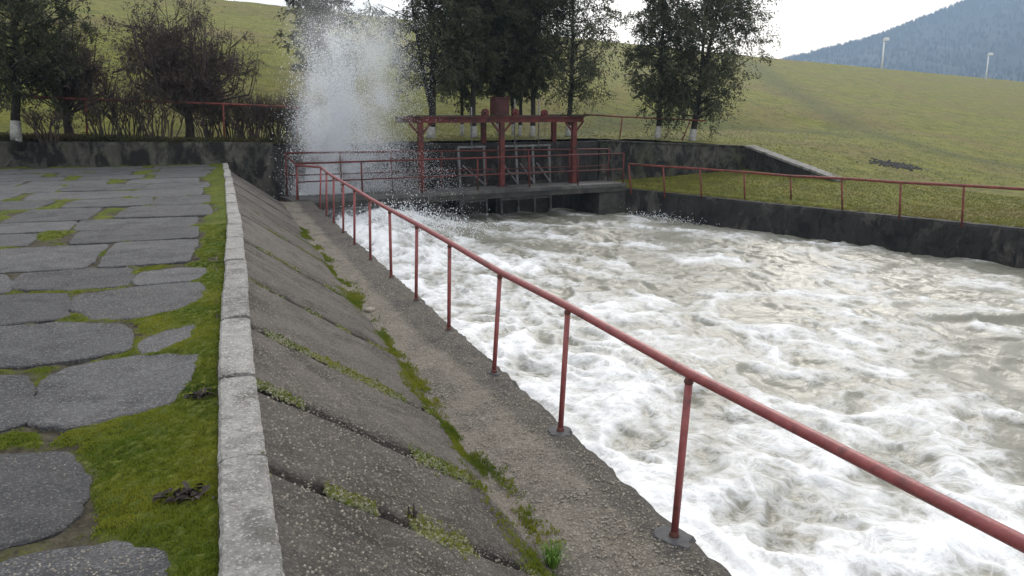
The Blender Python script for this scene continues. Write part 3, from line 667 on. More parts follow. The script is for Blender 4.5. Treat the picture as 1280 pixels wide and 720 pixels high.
# ------------------------------------------------------------------ railings
def pipe_railing(name, loc, posts, rails, r_post, r_rail, m_, label, pads=None, npost=8):
    t = thing(name, loc, label, 'railing')
    for (a, b) in posts:
        po = MB().tube([a, b], r_post, npost).build('post', m_, t, smooth=True)
        if pads:
            a3, b3 = np.asarray(a, float), np.asarray(b, float); d3 = (b3 - a3) / np.linalg.norm(b3 - a3)
            MB().tube([b3 - d3 * .05, b3 - d3 * .034, b3 - d3 * .018], [r_post * 1.02, r_post * 1.28, r_post * 1.05], 9).build('weld_bead', M['weld'], po, smooth=True)
            MB().tube([a3 + d3 * .045, a3 + d3 * .075, a3 + d3 * .09], [r_post * 1.45, r_post * 1.3, r_post * 1.03], 9).build('rusty_foot', M['weld'], po, smooth=True)
    for path, r in rails: MB().tube(path, r, 12).build('handrail', m_, t, smooth=True)
    for i, (c, s_, seed) in enumerate(pads or []):
        n = 20; ring = [(c[0] + s_ * (1 + .5 * float(perlin(seed + 1.3 * math.cos(k * 6.283 / n), 1.3 * math.sin(k * 6.283 / n), 3))) * math.cos(k * 6.283 / n), c[1] + 1.25 * s_ * (1 + .5 * float(perlin(seed + 1.3 * math.cos(k * 6.283 / n), 1.3 * math.sin(k * 6.283 / n), 3))) * math.sin(k * 6.283 / n)) for k in range(n)]
        mb = MB(); mb.add([(q[0], q[1], c[2] - .02) for q in ring] + [(c[0] + (q[0] - c[0]) * .86, c[1] + (q[1] - c[1]) * .86, c[2] + .011) for q in ring],
               [(k, (k + 1) % n, n + (k + 1) % n, n + k) for k in range(n)] + [tuple(n + k for k in range(n))])
        mb.build('mortar_pad', M['pad'], t)
    return t
feet = [(842, 672), (700, 540), (617, 467), (561, 413), (520, 376), (489, 347), (463, 325), (443, 306), (429, 291), (417, 279), (408, 270), (400, 261)]
tops = [(862, 467), (710, 383), (625, 340), (562, 303), (521, 280), (487, 262), (462, 248), (443, 236), (429, 228), (417, 221), (408, 215), (401, 209)]
posts = []; path = [(2.62, -.6, .93), (2.52, .8, .925), tuple(onz(1280, 680, .925)), ]
for f_, t_ in zip(feet, tops):
    a = onz(*f_, 0); b = onplane(*t_, a, np.array([0, 1., 0])); posts.append((a - (0, 0, .05), b - (0, 0, .01))); path.append(tuple(b))
posts.insert(0, (np.array([2.33, 1.2, -.05]), np.array([2.50, 1.15, .915])))
endp = onz(371, 252, 0.0); end_t = onplane(371, 207, endp, np.array([0, 1., 0])); posts.append((endp - (0, 0, .05), end_t)); path.append(tuple(end_t))
pads = [((posts[i][0][0] + .0, posts[i][0][1], .0), s_, i * 1.9) for i, s_ in ((1, .10), (2, .10), (3, .055), (4, .045), (5, .045), (6, .04))]
pipe_railing('railing', (2.25, 10, 0), posts, [(path, .029)], .0215, .029, M['rail'], 'long red pipe handrail on the walkway beside the foaming water', pads)

# right bank railing
rf = [(1198, 279), (1120, 271), (1049, 263), (985, 253), (927, 250), (873, 246), (827, 243), (785, 239)]
rt = [(1205, 232), (1126, 228), (1052, 223), (988, 220), (930, 215), (875, 211), (829, 208), (786, 205)]
posts = []; path = []
for f_, t_ in zip(rf, rt):
    a = onz(*f_, -.17); a[0] += .12; n_ = np.array([FWD[0], FWD[1], 0]); b = onplane(*t_, a, n_); posts.append((a - (0, 0, .1), b)); path.append(b)
d_ = path[0] - path[2]; d_ /= np.linalg.norm(d_)
nxt = [path[0] + d_ * 2.05 * k for k in (4, 3, 2, 1)]
for q in nxt: posts.insert(0, (np.array([q[0], q[1], -.25]), q))
pipe_railing('railing', (15, 17, -.17), posts, [([tuple(q) for q in nxt + path], .033)], .026, .033, M['rail_far'], 'red pipe railing along the grassy bank across the water')

# railing above the left wall
posts = []; path = []
n_ = np.array([.05, 1., 0]); p0 = (0, 24.75, 0)
for f_, t_ in [((-75, 156), (-78, 115)), ((108, 162), (107, 124)), ((280, 168), (279, 130))]:
    posts.append((onplane(*f_, p0, n_) - (0, 0, .15), onplane(*t_, p0, n_)))
path = [tuple(onplane(-160, 112, p0, n_)), tuple(onplane(0, 119, p0, n_)), tuple(posts[1][1]), tuple(posts[2][1]), tuple(onplane(372, 134, p0, n_))]
posts.append((onplane(371, 174, p0, n_) - (0, 0, .1), np.array(path[-1])))
pipe_railing('railing', (-2, 24.7, 1.6), posts, [(path, .03)], .027, .03, M['rail_far'], 'red pipe railing above the stained wall in front of the bare bushes')
# short railing under the two right trees
n_ = np.array([.36, 1., 0]); p0 = (14.0, 26.4, 0); posts = []
for f_, t_ in [((774, 174), (778, 146)), ((851, 175), (863, 150))]: posts.append((onplane(*f_, p0, n_) - (0, 0, .15), onplane(*t_, p0, n_)))
pipe_railing('railing', (14, 26.4, 1.5), posts, [([tuple(onplane(729, 143, p0, n_)), tuple(posts[0][1]), tuple(posts[1][1]), tuple(onplane(882, 151, p0, n_))], .028)], .024, .028, M['rail_far'], 'short leaning red railing on top of the wing wall below two trees')

# ------------------------------------------------------------------ walls
def wall_strip(mb, line, th, zt, zb, side=1, nseg=24, rough=.02):
    # line: polyline of the seen face; th goes to its left; zt/zb lists per vertex
    P = [np.array(p, float) for p in line]; L_ = [0]
    for a, b in zip(P, P[1:]): L_.append(L_[-1] + np.linalg.norm(b - a))
    us = np.unique(np.concatenate([np.linspace(0, L_[-1], nseg), L_])); k0 = len(mb.v); rowsz = 7
    for u in us:
        p = np.array([np.interp(u, L_, [q[0] for q in P]), np.interp(u, L_, [q[1] for q in P])])
        i = min(max(np.searchsorted(L_, u) - 1, 0), len(P) - 2); d = (P[i + 1] - P[i]); d /= np.linalg.norm(d); n_ = np.array([-d[1], d[0]])
        t1 = np.interp(u, L_, zt); b1 = np.interp(u, L_, zb)
        for j, w in enumerate((0, .25, .5, .75, .97)):
            zc = b1 + (t1 - b1) * w; r_ = rough * mnoise.noise((p[0] * 1.7, p[1] * 1.7, zc * 2.1))
            q = p - n_ * r_; mb.v.append((q[0], q[1], zc))
        q = p + n_ * .02; mb.v.append((q[0], q[1], t1 + .012 * mnoise.noise((p[0] * 3, p[1] * 3, 1))))
        q = p + n_ * th; mb.v.append((q[0], q[1], t1))
        q = p + n_ * th; mb.v.append((q[0], q[1], b1))
    m1 = 8
    for a in range(len(us) - 1):
        for j in range(m1): mb.f.append((k0 + a * m1 + j, k0 + (a + 1) * m1 + j, k0 + (a + 1) * m1 + (j + 1) % m1, k0 + a * m1 + (j + 1) % m1))
    mb.f.append(tuple(k0 + j for j in range(m1 - 1, -1, -1))); mb.f.append(tuple(k0 + (len(us) - 1) * m1 + j for j in range(m1)))
    return mb
# left + head wall
mb = wall_strip(MB(), [(-14, 25.0), HW[1]], .4, [1.72, 1.50], [.5, -2.3], nseg=60); tag(mb.build('retaining_wall', M['wall'], smooth=False), 'mossy stained concrete wall at the far end of the paved plaza', 'wall')
hw2 = tuple(dk(11.25, 2.1, 0)[:2])
mb = wall_strip(MB(), [(HW[1][0] + .004, HW[1][1]), hw2], .4, [1.40, 1.34], [-2.3, -2.3], nseg=40); tag(mb.build('head_wall', M['wallr']), 'dark wet concrete head wall behind the red gate frame', 'wall')
# wing wall with sloping coping
ww = thing('wing_wall', (16, 24.6, 0), 'black stained wing wall whose top slopes down into the grass', 'wall')
wl = [(hw2[0] + .05, hw2[1] + .02), (WING[1][0] - .12, WING[1][1] - .05)]
wall_strip(MB(), wl, .4, [1.33, 1.14], [-.4, -.4], nseg=24).build('wall', M['wall'], ww)
wl2 = [(WING[1][0] - .115, WING[1][1] - .05), (WING[2][0] - .1, WING[2][1] - .6)]
wall_strip(MB(), wl2, .4, [1.14, .24], [-.4, -.4], nseg=12).build('wall', M['wallr'], ww)
d2 = np.array(wl2[1]) - np.array(wl2[0]); d2 /= np.linalg.norm(d2); nn2 = np.array([-d2[1], d2[0]]) * .18
MB().bar((wl2[0][0] + nn2[0], wl2[0][1] + nn2[1], 1.165), (wl2[1][0] + nn2[0], wl2[1][1] + nn2[1], .265), .44, .07).build('coping', M['coping'], ww)
MB().bar((wl[0][0], wl[0][1] + .18, 1.355), (wl[1][0], wl[1][1] + .18, 1.165), .42, .05).build('coping', M['wall'], ww)
# right channel wall
line = [(float(bankx(24.6)), 24.6), (float(bankx(18)), 18.), (float(bankx(12)), 12.), (float(bankx(3)), 3.)]
tag(wall_strip(MB(), line, .38, [-.15, -.17, -.17, -.17], [-2.3] * 4, nseg=90, rough=.06).build('channel_wall', M['wallr']), 'black wet channel wall below the grassy bank and its railing', 'wall')

# ------------------------------------------------------------------ footbridge
fb = thing('footbridge', dk(5.4, .6, -.3), 'narrow concrete footbridge with low red two-bar railings over the outlet', 'footbridge')
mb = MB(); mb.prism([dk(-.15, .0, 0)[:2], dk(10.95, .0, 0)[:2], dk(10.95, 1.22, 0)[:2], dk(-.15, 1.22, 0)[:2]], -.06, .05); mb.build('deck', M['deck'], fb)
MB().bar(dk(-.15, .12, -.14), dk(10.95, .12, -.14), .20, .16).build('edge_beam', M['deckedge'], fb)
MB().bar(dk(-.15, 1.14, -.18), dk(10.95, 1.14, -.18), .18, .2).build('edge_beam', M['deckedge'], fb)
for k in range(7):
    s_ = .05 + 1.8 * k; MB().tube([dk(s_, .06, .02), dk(s_, .06, 1.02)], .024, 8).build('post', M['gantry'], fb, smooth=True)
for k in range(8):
    s_ = .02 + 1.57 * k; zt = 1.24 - .012 * s_; MB().tube([dk(s_, 1.14, .02), dk(s_ + rng.normal(0, .02), 1.14, zt)], .024, 8).build('post', M['gantry'], fb, smooth=True)
MB().tube([dk(.05, .06, 1.01), dk(10.85, .06, 1.01)], .026, 8).build('handrail', M['gantry'], fb, smooth=True)
MB().tube([dk(.05, .06, .52), dk(10.85, .06, .5)], .018, 8).build('mid_rail', M['gantry'], fb, smooth=True)
MB().tube([dk(.02, 1.14, 1.24), dk(11.0, 1.14, 1.11)], .026, 8).build('handrail', M['gantry'], fb, smooth=True)
MB().tube([dk(.02, 1.14, .62), dk(11.0, 1.14, .55)], .018, 8).build('mid_rail', M['gantry'], fb, smooth=True)
MB().tube([dk(.03, .06, 1.0), dk(.02, 1.14, 1.22)], .024, 8).build('end_rail', M['gantry'], fb, smooth=True)
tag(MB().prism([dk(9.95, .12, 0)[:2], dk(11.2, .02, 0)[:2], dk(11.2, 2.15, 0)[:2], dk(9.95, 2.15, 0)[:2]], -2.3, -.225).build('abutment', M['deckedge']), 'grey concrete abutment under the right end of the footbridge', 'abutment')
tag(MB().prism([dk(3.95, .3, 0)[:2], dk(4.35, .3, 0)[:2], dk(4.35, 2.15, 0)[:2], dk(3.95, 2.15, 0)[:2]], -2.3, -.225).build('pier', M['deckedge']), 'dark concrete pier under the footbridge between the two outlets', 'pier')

# gate frame
g = thing('gate_frame', dk(6.7, .9, .05), 'red steel gate frame standing on the footbridge with hoist on top', 'gate frame')
for s_ in (3.94, 6.67, 9.36):
    po = MB(); po.bar(dk(s_, .8, .05), dk(s_, .8, 2.03), .15, .13, up=(DN[0], DN[1], 0)); o = po.build('post', M['gantry'], g)
    MB().box(dk(s_, .8, .075), (.26, .26, .04), math.atan2(DD[1], DD[0])).build('foot_plate', M['gantry'], o)
for s_ in (6.75, 9.45): MB().bar(dk(s_, 2.2, 1.36), dk(s_, 2.2, 2.03), .15, .13, up=(DN[0], DN[1], 0)).build('post', M['gantry'], g)
for off in (.8, 2.2):
    mb = MB(); mb.bar(dk(3.72, off, 2.20), dk(9.72, off, 2.20), .16, .03); mb.bar(dk(3.72, off, 2.045), dk(9.72, off, 2.045), .16, .03); mb.bar(dk(3.72, off, 2.1225), dk(9.72, off, 2.1225), .03, .13); mb.build('main_beam', M['gantry'], g)
for s_ in (3.94, 6.67, 9.4): MB().bar(dk(s_, .9, 2.12), dk(s_, 2.1, 2.12), .10, .12).build('cross_beam', M['gantry'], g)
for k, s_ in enumerate((9.25, 9.45, 9.65)): MB().bar(dk(s_, .45, 2.245), dk(s_, 2.3, 2.245), .17, .05).build('plank', M['bark'], g)
MB().bar(dk(3.9, 1.45, 2.235), dk(9.05, 1.45, 2.235), .5, .035).build('service_walk', M['deckedge'], g)
hb = MB(); hb.bar(dk(6.68, .95, 2.26), dk(6.68, .95, 2.76), .48, .38, up=(DN[0], DN[1], 0)); hb = hb.build('hoist_box', M['hoist'], g)
MB().bar(dk(6.68, .95, 2.765), dk(6.68, .95, 2.80), .54, .44, up=(DN[0], DN[1], 0)).build('lid', M['hoist'], hb)
MB().bar(dk(6.68, .735, 2.35), dk(6.68, .735, 2.66), .36, .015, up=(DN[0], DN[1], 0)).build('door', M['hoist'], hb)
def wheel(s_, z, r):
    c = dk(s_, .85, z); mb = MB(); n = 14; d3 = np.array([DD[0], DD[1], 0]); n3 = np.array([DN[0], DN[1], 0]); vs2 = []; fs = []
    for i in range(n):
        a = 6.2832 * i / n; rr = r * (1 + (.08 if i % 2 else 0)); e = d3 * math.cos(a) * rr + np.array([0, 0, 1]) * math.sin(a) * rr
        vs2 += [c + e - n3 * .05, c + e + n3 * .05, c + e * .45 - n3 * .05, c + e * .45 + n3 * .05]
    for i in range(n):
        a, b = i * 4, ((i + 1) % n) * 4; fs += [(a, b, b + 1, a + 1), (a + 2, a + 3, b + 3, b + 2), (a, a + 2, b + 2, b), (a + 1, b + 1, b + 3, a + 3)]
    mb.add(vs2, fs); mb.tube([c - n3 * .12, c + n3 * .12], r * .35, 8); mb.build('gear_wheel', M['gantry'], g)
for s_ in (5.95, 7.5, 8.4): MB().tube([dk(s_, 1.45, 1.2), dk(s_, 1.45, 2.75 if s_ > 7 else 2.5)], .022, 7).build('screw_stem', M['steel'], g, smooth=True)
for s_ in (3.94, 6.67, 9.36):
    for sg in (-1, 1): MB().bar(dk(s_ + sg * .06, .8, 1.72), dk(s_ + sg * .34, .8, 2.03), .05, .05, up=(DN[0], DN[1], 0)).build('knee_brace', M['gantry'], g)
wheel(6.12, 2.33, .12); wheel(7.18, 2.33, .12); wheel(8.25, 2.31, .11)
# grey lifting trusses of the gates
for (s0, s1, lab) in ((5.55, 6.45, 'grey steel gate lattice beside the middle post of the red frame'), (7.0, 8.9, 'wide grey steel gate lattice hanging between the right frame posts')):
    t = thing('sluice_gate', dk((s0 + s1) / 2, 1.6, -1), lab, 'sluice gate')
    nn = 2 if s1 - s0 < 1.2 else 4; ss = np.linspace(s0, s1, nn); tilt = .12
    for s_ in ss: MB().bar(dk(s_ + tilt, 1.62, -1.2), dk(s_, 1.62, 1.28), .07, .06, up=(DN[0], DN[1], 0)).build('stile', M['steel'], t)
    for z_ in (-.45, .38, 1.27): MB().bar(dk(s0 - .03 + .03 * (1.27 - z_), 1.56, z_), dk(s1 + .03 + .03 * (1.27 - z_), 1.56, z_), .05, .06).build('cross_bar', M['steel'], t)
    for a, b in zip(ss, ss[1:]): MB().bar(dk(a + .1, 1.50, .7), dk(b, 1.50, .05), .05, .04).build('brace', M['steel'], t)
    MB().bar(dk((s0 + s1) / 2, 1.72, -1.6), dk((s0 + s1) / 2, 1.72, .1), s1 - s0 + .15, .05, up=(DN[0], DN[1], 0)).build('gate_leaf', M['deckedge'], t)

# ------------------------------------------------------------------ trees
def leaf_cloud(cent, rad, nper, size, droop=.3, flat=.8, out=None):
    n = len(cent); k = n * nper; m_ = 6                # m_ feathery twigs per clump, leaflets strung along them
    axd = rng.normal(0, 1, (n, m_, 3))
    if out is not None: axd += out[:, None, :] * 1.1
    axd[..., 2] -= droop * .9; axd /= np.linalg.norm(axd, axis=2, keepdims=True)
    ci = np.repeat(np.arange(n), nper); ai = rng.integers(0, m_, k); A = axd[ci, ai]; r = rad[ci]
    t = rng.random(k) ** .8
    p = cent[ci] + A * (t * r * 1.25)[:, None] + rng.normal(0, 1, (k, 3)) * (r * .12)[:, None]; p[:, 2] -= droop * r * t * t
    u = A + rng.normal(0, .55, (k, 3)); u[:, 2] -= droop * .6; u /= np.linalg.norm(u, axis=1, keepdims=True)
    w = rng.normal(0, 1, (k, 3)); w -= u * (w * u).sum(1, keepdims=True); w /= np.linalg.norm(w, axis=1, keepdims=True)
    s = size * rng.uniform(.45, 1.5, k)[:, None]
    v = np.stack([p - u * s, p + w * s * .34, p + u * s, p - w * s * .34], 1).reshape(-1, 3)
    return v, np.arange(4 * k).reshape(-1, 4)
def tree(name, base, H, r0, crown, m_leaf, label, lean=(0, 0), nl=46, nper=130, size=.048, white=.5, fork=0, group=None, z_lo=.25, seed=0, vase=0, twiggy=0):
    global rng
    keep_rng = rng; rng = np.random.default_rng(seed + 100)
    t = thing(name, base, label, 'tree', group); base = np.array(base, float)
    ax = [base - (0, 0, .3)]; m_ = 9
    for i in range(1, m_ + 1):
        f_ = i / m_; ax.append(base + np.array([lean[0] * f_ + .06 * math.sin(f_ * 5 + seed), lean[1] * f_ + .05 * math.cos(f_ * 4 + seed), H * .93 * f_]))
    rad = [r0 * 1.25] + [r0 * (1 - .93 * i / m_) + .006 for i in range(1, m_ + 1)]
    tb = MB(); tb.tube(ax, rad, 9)
    def at_h(f_): return np.array([np.interp(f_, np.linspace(0, 1, m_ + 1), [a[k] for a in ax]) for k in range(3)])
    if fork:
        st = at_h(.13); a2 = [st, st + (fork * .35, 0, H * .15), st + (fork * .7, .1, H * .4), st + (fork * 1.0, .1, H * .7)]; tb.tube(a2, [r0 * .75, r0 * .6, r0 * .4, .015], 8)
    cents = []; rads = []; outs = []
    for i in range(nl):
        f_ = z_lo + (.98 - z_lo) * ((i + rng.random()) / nl); s0 = at_h(max(.12, f_ - .10)); g_ = (f_ - z_lo) / (1 - z_lo)
        prof = (math.sin(math.pi * min(1, (g_ * .82 + .16))) ** .7) * (1 - .35 * g_ ** 2)
        az = i * 2.4 + rng.normal(0, .5); ln = crown * prof * rng.uniform(.45, 1.12)
        e = s0 + np.array([math.cos(az) * ln, math.sin(az) * ln, ln * rng.uniform(.15, .75) * (1 - .2 * g_) + .1])
        mid = s0 * .5 + e * .5 + np.array([0, 0, -.06 * ln])
        if vase:                                      # limbs fan out from a low fork to a round head
            s0 = at_h(.16 + .22 * rng.random()); th_ = math.acos(rng.uniform(-.25, 1)); rr_ = crown * rng.uniform(.55, 1.0) * (1 + .22 * math.sin(az * 2 + seed) + .15 * math.sin(az * 5))
            e = base + np.array([rr_ * math.sin(th_) * math.cos(az) * 1.05, rr_ * math.sin(th_) * math.sin(az), vase + rr_ * math.cos(th_) * .95])
            mid = s0 * .45 + e * .55 + np.array([math.cos(az) * .3 * rr_ * math.sin(th_), math.sin(az) * .3 * rr_, -.16 * rr_ + rng.normal(0, .1)])
        tb.tube([s0, mid, e], [max(.008, r0 * .34 * (1 - g_ * .7)), r0 * .18 * (1 - g_ * .5) + .004, .005], 5, cap=False)
        for k in range(4):
            w_ = .35 + .65 * rng.random(); c = s0 * (1 - w_) + e * w_ + rng.normal(0, .16 * crown, 3) * (1, 1, .8)
            cents.append(c); rads.append(crown * rng.uniform(.13, .27)); o_ = c - at_h(f_); outs.append(o_ / (np.linalg.norm(o_) + 1e-6))
            if twiggy:
                for _ in range(twiggy):
                    e2 = c + rng.normal(0, .3, 3) * crown * .35 + (0, 0, .12); tb.tube([s0 * (1 - w_ * .9) + e * w_ * .9, (c + e2) / 2, e2], [.009, .006, .0025], 3, cap=False)
    tb.build('trunk', M['bark'] if not twiggy else M['twig'], t, smooth=True)
    if white:
        wh = white / (H * .93); pts = [at_h(q) for q in np.linspace(0, wh, 4)]; rr = [np.interp(q, np.linspace(0, 1, m_ + 1), rad) + .006 for q in np.linspace(0, wh, 4)]
        pts[0] = pts[0] + (0, 0, .25); MB().tube(pts, rr, 9, cap=False).build('whitewash', M['white'], t, smooth=True)
    v, f_ = leaf_cloud(np.array(cents), np.array(rads), nper, size, out=np.array(outs)); mesh_obj('crown', v, f_, m_leaf, t)
    rng = keep_rng; return t
def foot(px_, py_, off):                # tree foot: ray meets the ground strip at distance off behind the head wall face
    n_ = np.array([DN[0], DN[1], 0]); p = onplane(px_, py_, dk(0, 2.1 + off, 0), n_)
    z_ = float(high_z(np.array([p[0]]), np.array([p[1]]))[0]); return (p[0], p[1], z_)
tg = 'evergreens behind the gate frame'
T = [(711, 168, 1.6, 7.6, .10, 2.15, 'cedar', 'evergreen with whitewashed trunk behind the right end of the gate frame', (.1, 0), 0),
     (665, 168, 1.9, 7.8, .09, 1.5, 'cedar_dark', 'straight dark evergreen just right of the hoist box, whitewashed foot', (-.1, 0), 0),
     (649, 167, 2.5, 7.4, .065, 1.25, 'cedar', 'slim evergreen, right one of a close pair beside the hoist box', (.1, 0), 0),
     (642, 167, 2.9, 7.0, .06, 1.25, 'cedar_dark', 'slim evergreen, left one of a close pair beside the hoist box', (-.2, 0), 0),
     (624, 167, 3.4, 7.6, .075, 1.5, 'cedar', 'evergreen whose thin trunk rises directly behind the hoist box', (0, 0), 0),
     (593, 168, 1.7, 7.8, .10, 1.6, 'cedar_dark', 'thick trunked dark evergreen between the spray and the hoist box', (.0, 0), 0),
     (578, 167, 2.8, 7.0, .06, 1.35, 'cedar', 'thin evergreen next to the thick trunk, nearer the spray', (-.1, 0), 0),
     (538, 167, 1.8, 7.6, .13, 1.9, 'cedar', 'forked evergreen standing at the edge of the spray plume', (.25, 0), -.75),
     (418, 166, 3.6, 6.6, .10, 1.3, 'cedar_dark', 'evergreen hidden behind the tall spray plume', (-.25, 0), 0)]
for i, (px_, py_, off, H_, r_, cr, ml, lab, ln, fk) in enumerate(T):
    tree('evergreen_tree', foot(px_, py_, off), H_, r_, cr, M[ml], lab, lean=ln, fork=fk, group=tg, seed=i, z_lo=.29 + .03 * (i % 3), nl=64, nper=105 if i in (0, 7, 8) else 125, size=.05)
tree('evergreen_tree', (15.17, 26.2, float(high_z(np.array([15.17]), np.array([26.2]))[0])), 6.2, .095, 1.55, M['cedar_dark'], 'left of two leaning evergreens above the wing wall', lean=(.25, .1), seed=21, z_lo=.24, nl=66, nper=115)
tree('evergreen_tree', (16.3, 25.7, float(high_z(np.array([16.3]), np.array([25.7]))[0])), 6.8, .11, 2.2, M['cedar'], 'right of two leaning evergreens above the wing wall, broad crown', lean=(1.25, .1), fork=.35, seed=22, z_lo=.22, nl=84, nper=120)
fl = foot(17, 160, 1.2); tree('evergreen_tree', fl, 5.4, .12, 1.9, M['cedar_dark'], 'dark evergreen with whitewashed trunk behind the left wall railing', lean=(.5, 0), seed=31, z_lo=.30, nl=76, nper=110)
fl = foot(236, 168, 1.9); tree('brown_tree', fl, 3.4, .13, 1.75, M['brown'], 'brown round headed tree with dense twigs above the stained wall', white=0, seed=33, z_lo=.36, nl=70, nper=130, size=.034, twiggy=4, vase=2.45)
fl = foot(88, 162, 2.2); tree('brown_tree', fl, 3.0, .12, 1.45, M['brown'], 'crooked brown tree between the dark evergreen and the round headed tree', white=0, seed=35, z_lo=.32, nl=54, nper=70, size=.034, twiggy=5, vase=1.95)
# bare shrubs
def shrub(base, H, spread, n, label, seed):
    r2 = np.random.default_rng(seed); mb = MB(); base = np.array(base)
    def grow(p, d, ln, r, lev):
        e = p + d * ln; m_ = (p + e) / 2 + r2.normal(0, .05 * ln, 3); mb.tube([p, m_, e], [r, r * .8, r * .6], 4 if lev < 1 else 3, cap=False)
        if lev < 3:
            for k in range(int(r2.integers(2, 5))):
                d2 = d + r2.normal(0, .42, 3); d2[2] = abs(d2[2]) * .7 + .25; d2 /= np.linalg.norm(d2); grow(e - d * ln * .25 * r2.random(), d2, ln * r2.uniform(.5, .8), r * .58, lev + 1)
    H *= 1.12
    for i in range(int(n * 2.2)):
        a = r2.uniform(0, 6.28); q = base + np.array([math.cos(a), math.sin(a) * .6, 0]) * spread * .5 * r2.random() - (0, 0, .08); d = np.array([math.cos(a) * .3, math.sin(a) * .3, 1]) + r2.normal(0, .1, 3); d /= np.linalg.norm(d)
        grow(q, d, H * r2.uniform(.32, .5), .021, 0)
    return tag(mb.build('bare_shrub', M['twig'], origin=tuple(base)), label, 'shrub', 'bare bushes behind the left railing')
sh = [(60, 1.0, .9, 7, 'low bare bush beside the whitewashed trunk of the dark evergreen'), (130, 1.45, 1.0, 9, 'bare twiggy bush between the first railing post and the crooked brown tree'), (165, 1.6, 1.0, 10, 'bare bush standing between the two brown trees'),
      (200, 1.6, .9, 9, 'bare bush close beside the trunk of the round headed tree'), (262, 1.5, .9, 10, 'bare bush between the round headed tree and the second railing post'), (290, 1.55, 1.0, 12, 'bare bush just past the second railing post, clipped flat on top'),
      (318, 1.45, 1.0, 16, 'dense clipped bare bush, middle of the hedge run into the spray'), (345, 1.4, 1.0, 16, 'dense clipped bare bush, last before the spray plume'), (372, 1.4, 1.0, 14, 'dense clipped bare bush half lost in the spray')]
for i, (px_, H_, sp__, n_, lab) in enumerate(sh): shrub(foot(px_, 168, 1.0 + .4 * (i % 3)), H_, sp__, n_, lab, 50 + i)
# creeper and litter on the left wall top
n = 5200; xx = rng.uniform(-9, 2.2, n); yy = np.interp(xx, [-14, 1.5, 12], [25.0, 24.2, 25.85]) + .05 + np.abs(rng.normal(0, .42, n)); zz_ = np.maximum(high_z(xx, yy), np.interp(xx, [-14, 1.5], [1.72, 1.5])) + .03
v, f_ = leaf_cloud(np.stack([xx, yy, zz_], 1), np.full(n, .09), 6, .028, .1, .8)
tag(mesh_obj('ground_cover', v, f_, M['cover'], origin=(0, 0, 0)), 'creeper and dead leaves growing along the top of the left wall', 'ground cover', kind='stuff')

# ------------------------------------------------------------------ grass blades
def blades(name, n, region, hgt, wid, label):
    xx, yy = region(n); zz_ = ground_z(xx, yy); o = tufts(name, xx, yy, zz_ - .01, hgt, wid, 4, M['grass_blade'], None, .9); return tag(o, label, 'grass', kind='stuff')
def reg_low(n):
    yy = rng.uniform(10, 25.6, n); xx = bankx(yy) + .25 + rng.random(n) ** 1.3 * 7.5; k = (xx > 12.9) & ~((yy > 25.6)) & ((is_low(xx, yy)) | (yy < 20)); return xx[k], yy[k]
def reg_high(n):
    dd = 20 + rng.exponential(13, n); aa = rng.uniform(-.35, .95, n); xx = dd * np.sin(aa); yy = dd * np.cos(aa); hw = np.interp(xx, [-14, 1.5, 12.6, 17.7, 18.2, 60], [25.4, 24.6, 26.5, 24.6, 20, 14]); k = yy > hw; return xx[k], yy[k]
blades('bank_grass', 30000, reg_low, .045, .014, 'short winter grass on the bank between railing and wing wall')
blades('slope_grass', 46000, reg_high, .05, .018, 'short yellow green grass covering the long dam slope')
# dark heap on the slope
p = None
pc = np.array([23.0, 22.8]); pz = float(ground_z(np.array([pc[0]]), np.array([pc[1]]))[0])
n = 420; xx = pc[0] + .25 + rng.normal(0, .42, n); yy = pc[1] + .2 + rng.normal(0, .3, n)
o = cushions('debris_patch', xx, yy, ground_z(xx, yy) - .02, .07, M['debris'], None); tag(o, 'dark patch of dumped gravel on the grass slope', 'gravel patch', kind='stuff')

# ------------------------------------------------------------------ lamps on the crest
def crest_hit(px_, py_):
    d = ray(px_, py_)
    for s_ in np.arange(40, 330, .25):
        q = CAM + d * s_
        if q[2] < float(plane_z(np.array([q[0]]), np.array([q[1]]))[0]) + .05: return q
    t = 120; return CAM + d * t
def lamp(px_, y0, y1, label):
    q = crest_hit(px_, y0 + 2.5); dist = (q - CAM) @ FWD; H_ = (y0 - y1) / F * dist
    z0 = float(plane_z(np.array([q[0]]), np.array([q[1]]))[0]); b0 = np.array([q[0], q[1], z0])
    t = thing('street_lamp', tuple(b0), label, 'street lamp'); a = np.array([RGT[0], RGT[1], 0])
    top = b0 + (0, 0, H_); MB().tube([b0 - (0, 0, .3), b0 + (0, 0, H_ * .5), top], [.14, .11, .09], 8).build('pole', M['lamp'], t, smooth=True)
    MB().tube([top - (0, 0, .05), top + a * .25 + (0, 0, .15), top + a * .35 + (0, 0, .18)], .06, 6).build('arm', M['lamp'], t, smooth=True)
    hd = MB(); hd.bar(top - a * .1 + (0, 0, .2), top + a * .6 + (0, 0, .26), .5, .34); hd.bar(top + (0, 0, .40), top + a * .5 + (0, 0, .45), .3, .14); hd.build('lamp_head', M['lamp'], t)
lamp(1102, 84, 50, 'grey lamp post on the dam crest, the one closer to the trees')
lamp(1232, 98, 68, 'grey lamp post on the dam crest under the higher part of the hill')
lamp(361, 9, -34, 'thin lamp post on the crest above the bare bushes')

